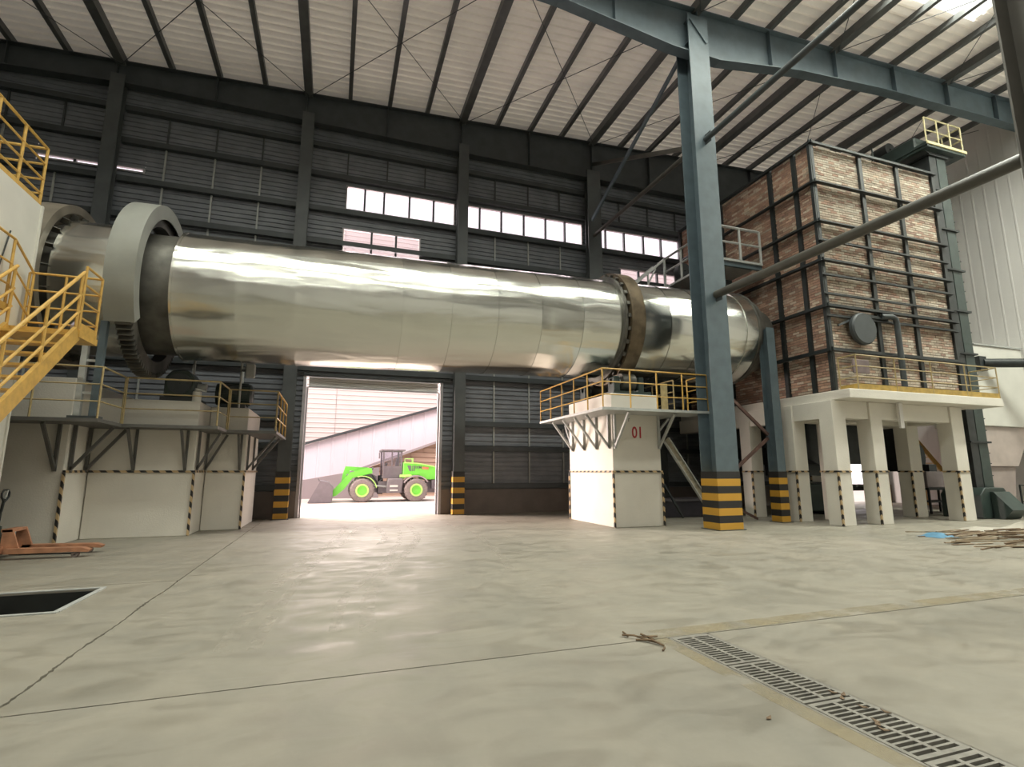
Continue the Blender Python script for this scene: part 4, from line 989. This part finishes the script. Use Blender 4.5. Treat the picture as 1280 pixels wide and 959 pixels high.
cn = thing('screw_conveyor', 'dark roller conveyor frame glimpsed behind the corner post', 'conveyor', (18.0, 15.0, 0))
build('conveyor_bed', MB().box((16.9, 14.9, .78), (20.2, 15.4, .92)), BLKSTEEL, cn, smooth=False)
for x in (17.0, 18.5, 20.1):
    for y in (14.95, 15.35): build('conveyor_leg', MB().box((x - .04, y - .04, .002), (x + .04, y + .04, .78)), DKSTEEL, cn, smooth=False)
for i in range(9): build('roller', MB().tube([(17.1 + i * .37, 14.88, .96), (17.1 + i * .37, 15.42, .96)], .05, 8), LSTEEL, cn)
cb = build('pale_crate', MB().box((19.9, 14.9, .98), (20.15, 15.3, 1.3)), mat('pale_card', (.42, .36, .30), .8), at=(20, 15.1, .98), bevel=.01); tag(cb, 'small pale crate at the end of the conveyor frame', 'crate')
bgm = thing('burnt_duct', 'dark square duct behind the left tower legs', 'duct', (14.4, 17.3, 0))
build('duct_leg', MB().box((11.4, 17.2, .01), (12.2, 17.9, 4.6)), BLKSTEEL, bgm, bevel=.02)
build('duct_top', MB().box((11.3, 17.1, 4.6), (13.68, 18.0, 5.3)), BLKSTEEL, bgm, bevel=.02)

# ------------------------------------------------------------------ outside: yard, sheds, wheel loader
yard = struct('ground', (0, 40, 0))
build('yard_slab', MB().box((-40, 19.61, -.2), (60, 70, -.01)), YARD, yard, smooth=False)
def shed(name, label, y, poly, thick, m, pitch, vert, edge_m, top_idx, cat='building'):
    """gable wall facing the yard with ribs, a roof edge strip and real depth behind it"""
    t = thing(name, label, cat, ((poly[0][0] + poly[1][0]) / 2, y, 0))
    build('shed_body', MB().prism(poly, 'y', y + .06, y + thick), m, t, smooth=False)
    xa, xb = min(p[0] for p in poly), max(p[0] for p in poly)
    (x0, z0), (x1, z1) = [poly[i] for i in top_idx]
    zt = lambda x: z0 + (z1 - z0) * (x - x0) / (x1 - x0)
    if vert:
        ribbed_v('y', y, xa, xb, 0, zt, 'gable_sheet', t, m, pitch, .04)
    else:
        z = .0; top = max(z0, z1)
        mb_ = []
        while z < top - pitch * .5:
            zz = min(z + pitch, top); xl = xa
            if zz > min(z0, z1): xl = x0 + (x1 - x0) * (zz - z0) / (z1 - z0)
            a, b = (xl, xb) if z1 >= z0 else (xa, xl)
            if b - a > .1:
                build('gable_board', MB().prism([(y - .05, z), (y, z + pitch * .12), (y - .0, z + pitch * .9), (y + .055, zz), (y + .055, z)], 'x', a, b), m, t, smooth=False)
            z = zz
    build('roof_edge', MB().bar((x0 - .3, y - .1, z0 + .06), (x1 + .3, y - .1, z1 + .06), .5, .14), edge_m, t, smooth=False)
    return t
shed('white_shed', 'pale lilac shed with a dark sloping roof edge across the yard', 38, [(-9, 0), (18, 0), (18, 9.6), (-9, .97)], 4, LILAC, .9, True, DKSTEEL, (3, 2))
shed('brown_shed', 'low brown boarded lean-to behind the loader', 33.5, [(-2.4, 0), (16, 0), (16, 7.0), (-2.4, .02)], 2.5, BROWNW, .30, False, GREYW, (3, 2))
tw = thing('far_factory', 'tall pale factory hall with fine horizontal ribs far behind the yard', 'building', (5, 46, 0))
build('hall_body', MB().box((-30, 46.1, 0), (50, 56, 23.5)), PINKW, tw, smooth=False)
prof = []
zz = 0.
while zz < 23.4: prof += [(0, zz), (0, zz + .26), (.07, zz + .30), (.07, zz + .36)]; zz += .40
x = -30
while x < 49:
    build('hall_sheet', MB().sheet([x + .02, x + 9.98], prof, lambda u, a, b: (u, 46.0 - a, b)), PINKW, tw, smooth=False); x += 10
kb = build('yard_kerb', MB().prism([(-10, -.009), (2.6, -.009), (2.6, 1.75), (-6.9, .1), (-10, .1)], 'y', 31.8, 32.2), GREYW, at=(-3, 32, 0), smooth=False); tag(kb, 'grey sloping low wall behind the loader bucket', 'wall')

LX, LY = 1.44, 27.2                        # front axle of the loader, its near side
ld = thing('wheel_loader', 'lime green wheel loader parked outside the gateway with grey bucket', 'loader', (LX + 1, LY + 1.2, -.01))
def lx(x): return LX + x
def wheel(x, y, label=None):
    s_ = -1 if y < LY + 1 else 1
    prof = [(-.24, .30), (-.26, .42), (-.24, .53), (-.17, .58), (.17, .58), (.24, .53), (.26, .42), (.24, .30)]
    w = build('tyre', MB().lathe(prof, (lx(x), y, .57), 36, True, 'y'), RUBBER, ld)
    for i in range(20):
        t = 2 * math.pi * i / 20
        for q in (-.1, .1):
            c = Vector((lx(x) + .585 * math.cos(t + q), y + q * 1.1, .57 + .585 * math.sin(t + q)))
            build('tread_lug', MB().bar(c - Vector((0, .10, 0)), c + Vector((0, .10, 0)), .06, .05, (math.cos(t + q), 0, math.sin(t + q))), RUBBER, w, smooth=False)
    build('rim', MB().lathe([(-.265, .24), (-.265, .32), (.265, .32), (.265, .24)], (lx(x), y, .57), 32, True, 'y'), LIMEY, w)
    build('rim_disc', MB().lathe([(s_ * .22, .01), (s_ * .20, .25), (-s_ * .2, .25), (-s_ * .2, .01)], (lx(x), y, .57), 28, True, 'y'), LIME, w)
for x in (0, 2.67):
    for y in (LY + .27, LY + 2.2): wheel(x, y)
build('front_axle', MB().tube([(lx(0), LY + .3, .57), (lx(0), LY + 2.2, .57)], .13, 12), DKGREY, ld)
build('rear_axle', MB().tube([(lx(2.67), LY + .3, .57), (lx(2.67), LY + 2.2, .57)], .13, 12), DKGREY, ld)
build('front_frame', MB().prism([(-.45, .45), (.75, .45), (.75, 1.25), (.2, 1.5), (-.3, 1.3)], 'y', LY + .75, LY + 1.7), DKGREY, ld, smooth=False)
build('rear_frame', MB().box((.8, LY + .6, .42), (3.75, LY + 1.85, 1.0)), DKGREY, ld, smooth=False)
ld_f = ld
for o in (kids(ld)):
    if o.name.startswith(('front_frame', 'rear_frame')): o.location.x += LX
for y in (LY + .62, LY + 1.72):
    build('lift_arm', MB().prism([(lx(a), b) for a, b in ((-1.42, .26), (-1.22, .30), (-.85, .62), (-.45, 1.18), (.50, 1.42), (.46, 1.66), (.20, 1.68), (-.62, 1.42), (-1.0, .95), (-1.45, .46))], 'y', y, y + .14), LIME, ld, smooth=False)
build('loader_tower', MB().prism([(lx(a), b) for a, b in ((-.98, 1.0), (-.94, 1.34), (-.82, 1.76), (.30, 1.70), (.42, 1.60), (.42, 1.45), (-.60, 1.55), (-.62, 1.05))], 'y', LY + 1.0, LY + 1.5), LIME, ld, smooth=False)
build('tilt_cylinder', MB().tube([(lx(-.75), LY + .90, 1.30), (lx(.55), LY + .90, 1.66)], .06, 10), DKGREY, ld)
build('front_fender', MB().lathe([(-.22, .68), (-.22, .72), (.22, .72), (.22, .68)], (lx(0), LY + .30, .57), 14, True, 'y', R(10), R(110)), LIMEY, ld)
bk = MB(); bp_ = [(-2.49, .02), (-1.45, .0), (-1.38, .10), (-1.36, .74), (-1.60, .98), (-2.0, 1.06), (-1.97, .98), (-1.66, .90), (-1.47, .70), (-1.50, .12), (-2.45, .06)]
build('bucket', MB().prism([(lx(a), b) for a, b in bp_], 'y', LY - .1, LY + 2.6), DKGREY, ld, 'grey digging bucket', smooth=False)
for y in (LY - .12, LY + 2.58): build('bucket_cheek', MB().prism([(lx(a), b) for a, b in ((-2.49, .02), (-1.45, .01), (-1.37, .74), (-1.98, 1.02))], 'y', y, y + .04), DKGREY, ld, smooth=False)
build('bucket_tip', MB().bar((lx(-2.0), LY, 1.02), (lx(-2.07), LY, 1.16), .06, .06), DKGREY, ld, smooth=False)
# cab
for x in (1.02, 1.93):
    for y in (LY + .55, LY + 1.95): build('cab_pillar', MB().bar((lx(x + (.0 if x > 1.5 else .02)), y, 1.25), (lx(x), y, 2.55), .08, .08), DKGREY, ld, smooth=False)
build('cab_pillar', MB().bar((lx(1.45), LY + .55, 1.25), (lx(1.45), LY + .55, 2.55), .07, .07), DKGREY, ld, smooth=False)
build('cab_roof', MB().box((lx(.90), LY + .45, 2.54), (lx(2.12), LY + 2.05, 2.63)), DKGREY, ld, bevel=.02)
build('cab_floor', MB().box((lx(.98), LY + .5, 1.15), (lx(1.98), LY + 2.0, 1.28)), DKGREY, ld, smooth=False)
build('cab_door', MB().box((lx(1.04), LY + .53, 1.28), (lx(1.92), LY + .57, 1.78)), DKGREY, ld, smooth=False)
for x0, x1 in ((1.06, 1.41), (1.49, 1.89)): build('cab_pane', MB().box((lx(x0), LY + .545, 1.80), (lx(x1), LY + .555, 2.53)), CABGLASS, ld, smooth=False)
build('cab_pane', MB().box((lx(.99), LY + .6, 1.3), (lx(1.0), LY + 1.9, 2.53)), CABGLASS, ld, smooth=False)
build('seat', MB().prism([(lx(1.35), 1.3), (lx(1.8), 1.3), (lx(1.88), 2.2), (lx(1.76), 2.2), (lx(1.68), 1.6), (lx(1.35), 1.6)], 'y', LY + 1.0, LY + 1.5), RUBBER, ld, smooth=False)
build('steering_column', MB().tube([(lx(1.12), LY + 1.25, 1.3), (lx(1.25), LY + 1.25, 1.95)], .05, 8), DKGREY, ld)
build('mirror', MB().box((lx(.76), LY + .30, 2.15), (lx(.82), LY + .42, 2.45)), DKGREY, ld, bevel=.01)
build('mirror_arm', MB().tube([(lx(.95), LY + .5, 2.5), (lx(.79), LY + .36, 2.47)], .02, 6), DKGREY, ld)
# belly step and articulation
build('side_tank', MB().prism([(lx(a), b) for a, b in ((1.18, .42), (1.95, .42), (2.02, 1.14), (1.25, 1.14))], 'y', LY + .2, LY + .8), mat('grey_tank_paint', (.19, .17, .18), .5, 0, .1, 5), ld, bevel=.03)
build('step_plate', MB().box((lx(1.35), LY + .18, .72), (lx(1.75), LY + .2, .82)), WHITEM, ld, smooth=False)
build('step_plate', MB().box((lx(1.35), LY + .18, .52), (lx(1.75), LY + .2, .60)), WHITEM, ld, smooth=False)
build('articulation', MB().tube([(lx(.95), LY + 1.2, .35), (lx(.95), LY + 1.2, 1.3)], .14, 12), BLKSTEEL, ld)
build('steer_cylinder', MB().tube([(lx(.5), LY + .6, .8), (lx(1.3), LY + .6, .72)], .05, 8), LSTEEL, ld)
build('hose', MB().tube([(lx(.5), LY + .7, 1.3), (lx(.75), LY + .62, .95), (lx(1.0), LY + .7, 1.1)], .035, 8), BLKSTEEL, ld)
hood_poly = [(2.02, 1.10), (2.20, 1.22), (2.45, 1.30), (2.85, 1.30), (3.05, 1.18), (3.12, 1.08), (3.85, 1.08), (3.9, 1.62), (3.62, 1.78), (2.8, 1.93), (2.02, 1.97)]
build('engine_hood', MB().prism([(lx(a), b) for a, b in hood_poly], 'y', LY + .45, LY + 2.05), LIME, ld, bevel=.03)
build('hood_trim', MB().bar((lx(2.05), LY + .43, 1.955), (lx(2.8), LY + .43, 1.915), .04, .06), LIMEY, ld, smooth=False)
build('hood_trim', MB().bar((lx(2.8), LY + .43, 1.915), (lx(3.62), LY + .43, 1.765), .04, .06), LIMEY, ld, smooth=False)
build('rear_fender', MB().lathe([(-.24, .68), (-.24, .74), (.24, .74), (.24, .68)], (lx(2.67), LY + .30, .57), 16, True, 'y', R(35), R(150)), GREYW, ld)
build('side_step', MB().prism([(lx(a), b) for a, b in ((1.85, 1.20), (2.5, 1.24), (2.4, 1.36), (1.85, 1.34))], 'y', LY + .25, LY + .46), LIMEY, ld, smooth=False)
build('hood_rail', MB().tube([(lx(2.1), LY + .5, 1.95), (lx(2.1), LY + .5, 2.16), (lx(2.5), LY + .5, 2.14), (lx(2.5), LY + .5, 1.93)], .02, 6), LIMEY, ld)
build('exhaust_stack', MB().tube([(lx(2.55), LY + .9, 1.9), (lx(2.55), LY + .9, 2.2)], .045, 8), LIMEY, ld)
build('rear_bumper', MB().box((lx(3.5), LY + .3, .62), (lx(3.9), LY + 2.2, 1.06)), DKGREY, ld, smooth=False)
dec = DKGREY; yy0, yy1 = LY + .435, LY + .449
build('hood_vent', MB().prism([(lx(2.22), 1.80), (lx(2.42), 1.80), (lx(2.42), 1.52), (lx(2.34), 1.52)], 'y', yy0, yy1), dec, ld, smooth=False)
for a in (2.47, 2.56): build('hood_mark', MB().prism([(lx(a), 1.52), (lx(a + .04), 1.52), (lx(a + .06), 1.80), (lx(a + .02), 1.80)], 'y', yy0, yy1), dec, ld, smooth=False)
text('FXM', .20, (lx(2.78), yy0, 1.71), (R(90), 0, 0), dec, ld, .004, 'hood_lettering', 1.0)
build('hood_badge', MB().prism([(lx(2.98), 1.62), (lx(3.32), 1.60), (lx(3.36), 1.72), (lx(3.02), 1.76)], 'y', yy0, yy1), ORANGE, ld, 'orange badge on the hood', smooth=False)

# ------------------------------------------------------------------ pallet truck
FADED = mat('faded_orange_paint', (.42, .20, .115), .6, 0, .25, 6)
pj = thing('pallet_truck', 'faded orange hand pallet truck parked in front of the left foundation block', 'pallet truck', (-5.0, 12.0, 0))
for y in (11.62, 12.18):
    build('fork', MB().prism([(-5.25, .10), (-5.25, .19), (-4.15, .17), (-4.03, .13), (-4.05, .09), (-4.2, .10)], 'y', y - .08, y + .08), FADED, pj, smooth=False)
    build('load_roller', MB().lathe([(-.05, .01), (-.05, .05), (.05, .05), (.05, .01)], (-4.25, y, .052), 14, True, 'y'), RUBBER, pj)
    build('push_rod', MB().tube([(-5.2, y, .09), (-4.28, y, .065)], .014, 6), DKSTEEL, pj)
build('fork_bridge', MB().prism([(-5.36, .10), (-5.2, .10), (-5.1, .18), (-5.22, .50), (-5.36, .50)], 'y', 11.66, 11.70), FADED, pj, smooth=False)
build('fork_bridge', MB().prism([(-5.36, .10), (-5.2, .10), (-5.1, .18), (-5.22, .50), (-5.36, .50)], 'y', 12.10, 12.14), FADED, pj, smooth=False)
build('cross_plate', MB().box((-5.38, 11.60, .10), (-5.32, 12.20, .22)), FADED, pj, smooth=False)
build('cross_plate', MB().box((-5.38, 11.66, .46), (-5.22, 12.14, .51)), FADED, pj, smooth=False)
build('pump_unit', MB().lathe([(0, .02), (0, .13), (.22, .12), (.26, .07), (.40, .06), (.42, .01)], (-5.55, 11.9, .14), 18, False, 'z'), GREEN, pj)
for y in (11.82, 11.98): build('steer_wheel', MB().lathe([(-.03, .02), (-.03, .10), (.03, .10), (.03, .02)], (-5.55, y, .101), 18, True, 'y'), RUBBER, pj)
build('tow_shaft', MB().tube([(-5.56, 11.9, .42), (-5.52, 11.9, .95), (-5.50, 11.9, 1.02)], .022, 10), BLKSTEEL, pj)
ring = [(-5.505, 11.9 + .12 * math.sin(t), 1.09 - .10 * math.cos(t)) for t in [R(a) for a in (25, 70, 110, 150)]]
build('handle_loop', MB().tube([(-5.515, 11.9, .95)] + ring + [(-5.49, 11.9, 1.175)] + [(x, 23.8 - y, z) for x, y, z in reversed(ring)] + [(-5.515, 11.9, .95)], .017, 8), BLKSTEEL, pj)
build('grip_lever', MB().bar((-5.52, 11.9, .98), (-5.485, 11.9, 1.17), .03, .02), LSTEEL, pj, smooth=False)

# ------------------------------------------------------------------ litter on the floor
rnd = random.Random(11)
sticks = [MB().cbox((0, 0, 0), (1.0, .04, .018)), MB().cbox((0, 0, 0), (.55, .05, .014)), MB().cbox((0, 0, 0), (1.5, .035, .022))]
laid = []
def lath(proto, k, x, y, a):
    L_ = (1.0, .55, 1.5)[k]; d = Vector((math.cos(a), math.sin(a))) * L_ / 2; c = Vector((x, y))
    p, q = c - d, c + d; layer = 0
    for p2, q2, l2 in laid:
        r_ = q - p; s2 = q2 - p2; den = r_.x * s2.y - r_.y * s2.x
        if abs(den) < 1e-6: continue
        w_ = p2 - p; t = (w_.x * s2.y - w_.y * s2.x) / den; u = (w_.x * r_.y - w_.y * r_.x) / den
        if -.06 < t < 1.06 and -.06 < u < 1.06: layer = max(layer, l2 + 1)
    if layer > 4: return
    laid.append((p, q, layer)); z = .012 + .0235 * layer
    o = proto.copy()
    COL.objects.link(o); o.location = (x, y, z); o.rotation_euler = (0, 0, a)
protos = []
for i in range(6):
    b = build('wood_lath', sticks[i % 3], WOOD if i < 3 else WOODP, smooth=False); COL.objects.unlink(b)
    tag(b, ('%s %s wooden lath in the scattered heap on the floor at right' % (('long thin', 'short broad', 'extra long')[i % 3], 'dark brown' if i < 3 else 'pale dusty')), 'wood strip', 'loose wooden laths on the floor at right')
    protos.append(b)
for i in range(90):
    if i < 58: x = rnd.uniform(13.4, 16.6); y = rnd.uniform(7.9, 8.85)
    else: x = rnd.uniform(12.4, 15.4); y = rnd.uniform(6.9, 8.3)
    q = (i * 5 + i // 7) % 6
    lath(protos[q], q % 3, x, y, rnd.gauss(0., .22) - .12)
for b in protos:
    if not b.users_collection: bpy.data.objects.remove(b)
def crumple(name, x0, x1, y0, y1, h, m, label, cat, seed, nx=14, ny=8):
    mb = MB(); vs = []
    for i in range(nx + 1):
        for j in range(ny + 1):
            u, v = i / nx, j / ny
            e_ = min(u, 1 - u, v, 1 - v) * 4
            zz = .006 + max(0, min(1, e_)) * h * (.5 + .9 * mnoise.noise(Vector((u * 3.2 + seed, v * 2.6, seed))) ) 
            vs.append((x0 + (x1 - x0) * u + .12 * mnoise.noise(Vector((v * 3, seed, u))), y0 + (y1 - y0) * v + .15 * mnoise.noise(Vector((u * 4, seed + 3, v))), max(.005, zz)))
    fs = [(i * (ny + 1) + j, (i + 1) * (ny + 1) + j, (i + 1) * (ny + 1) + j + 1, i * (ny + 1) + j + 1) for i in range(nx) for j in range(ny)]
    mb.add(vs, fs)
    o = build(name, mb, m, at=((x0 + x1) / 2, (y0 + y1) / 2, 0)); return tag(o, label, cat)
crumple('plastic_sheet', 14.8, 18.2, 8.85, 9.35, .2, SHEETW, 'crumpled white plastic sheet lying behind the wooden laths', 'sheet', 2.2)
crumple('blue_plastic_scrap', 13.1, 13.75, 8.45, 8.95, .12, BLUEP, 'bright blue plastic scrap at the left end of the laths', 'scrap', 5.1, 6, 4)
def twig(pts, r, label):
    o = build('dry_twig', MB().tube(pts, r, 5), WOOD, at=pts[0]); tag(o, label, 'twig', 'dry twigs by the drain channel')
DRY = 'dry brown twig lying where the floor joint meets the drain channel'
for pts in ([(2.60, 4.50, .02), (2.68, 4.42, .03), (2.74, 4.30, .02), (2.80, 4.20, .015)], [(2.70, 4.40, .02), (2.76, 4.32, .04), (2.88, 4.36, .02)], [(2.66, 4.36, .012), (2.76, 4.26, .03), (2.80, 4.14, .012)], [(2.62, 4.52, .04), (2.64, 4.46, .012)], [(2.72, 4.38, .05), (2.80, 4.28, .02)], [(2.78, 4.10, .012), (2.72, 4.04, .012)]):
    twig(pts, .009, DRY)
def leaf(x, y, z, a, label, grp):
    mb = MB().add([(-.03, 0, .004), (0, -.015, .0), (.035, 0, .008), (0, .015, .0), (-.03, 0, .007), (0, -.015, .003), (.035, 0, .011), (0, .015, .003)], [(0, 1, 2, 3), (7, 6, 5, 4), (0, 4, 5, 1), (1, 5, 6, 2), (2, 6, 7, 3), (3, 7, 4, 0)])
    o = build('dry_leaf', mb, WOOD, smooth=False); o.location = (x, y, z); o.rotation_euler = (0, 0, a); tag(o, label, 'leaf', grp)
for x, y in ((3.33, 2.95), (3.36, 2.90), (3.30, 2.86), (3.17, 2.52), (3.14, 2.46), (3.20, 2.55), (3.38, 2.62), (3.31, 2.72)):
    leaf(x, y, .006, rnd.uniform(0, 3), 'dry brown leaf fallen on the drain gratings', 'dry leaves on the drain gratings')
leaf(2.62, 2.80, .003, .4, 'single dark leaf on bare floor left of the drain channel', 'leaves on the bare floor')
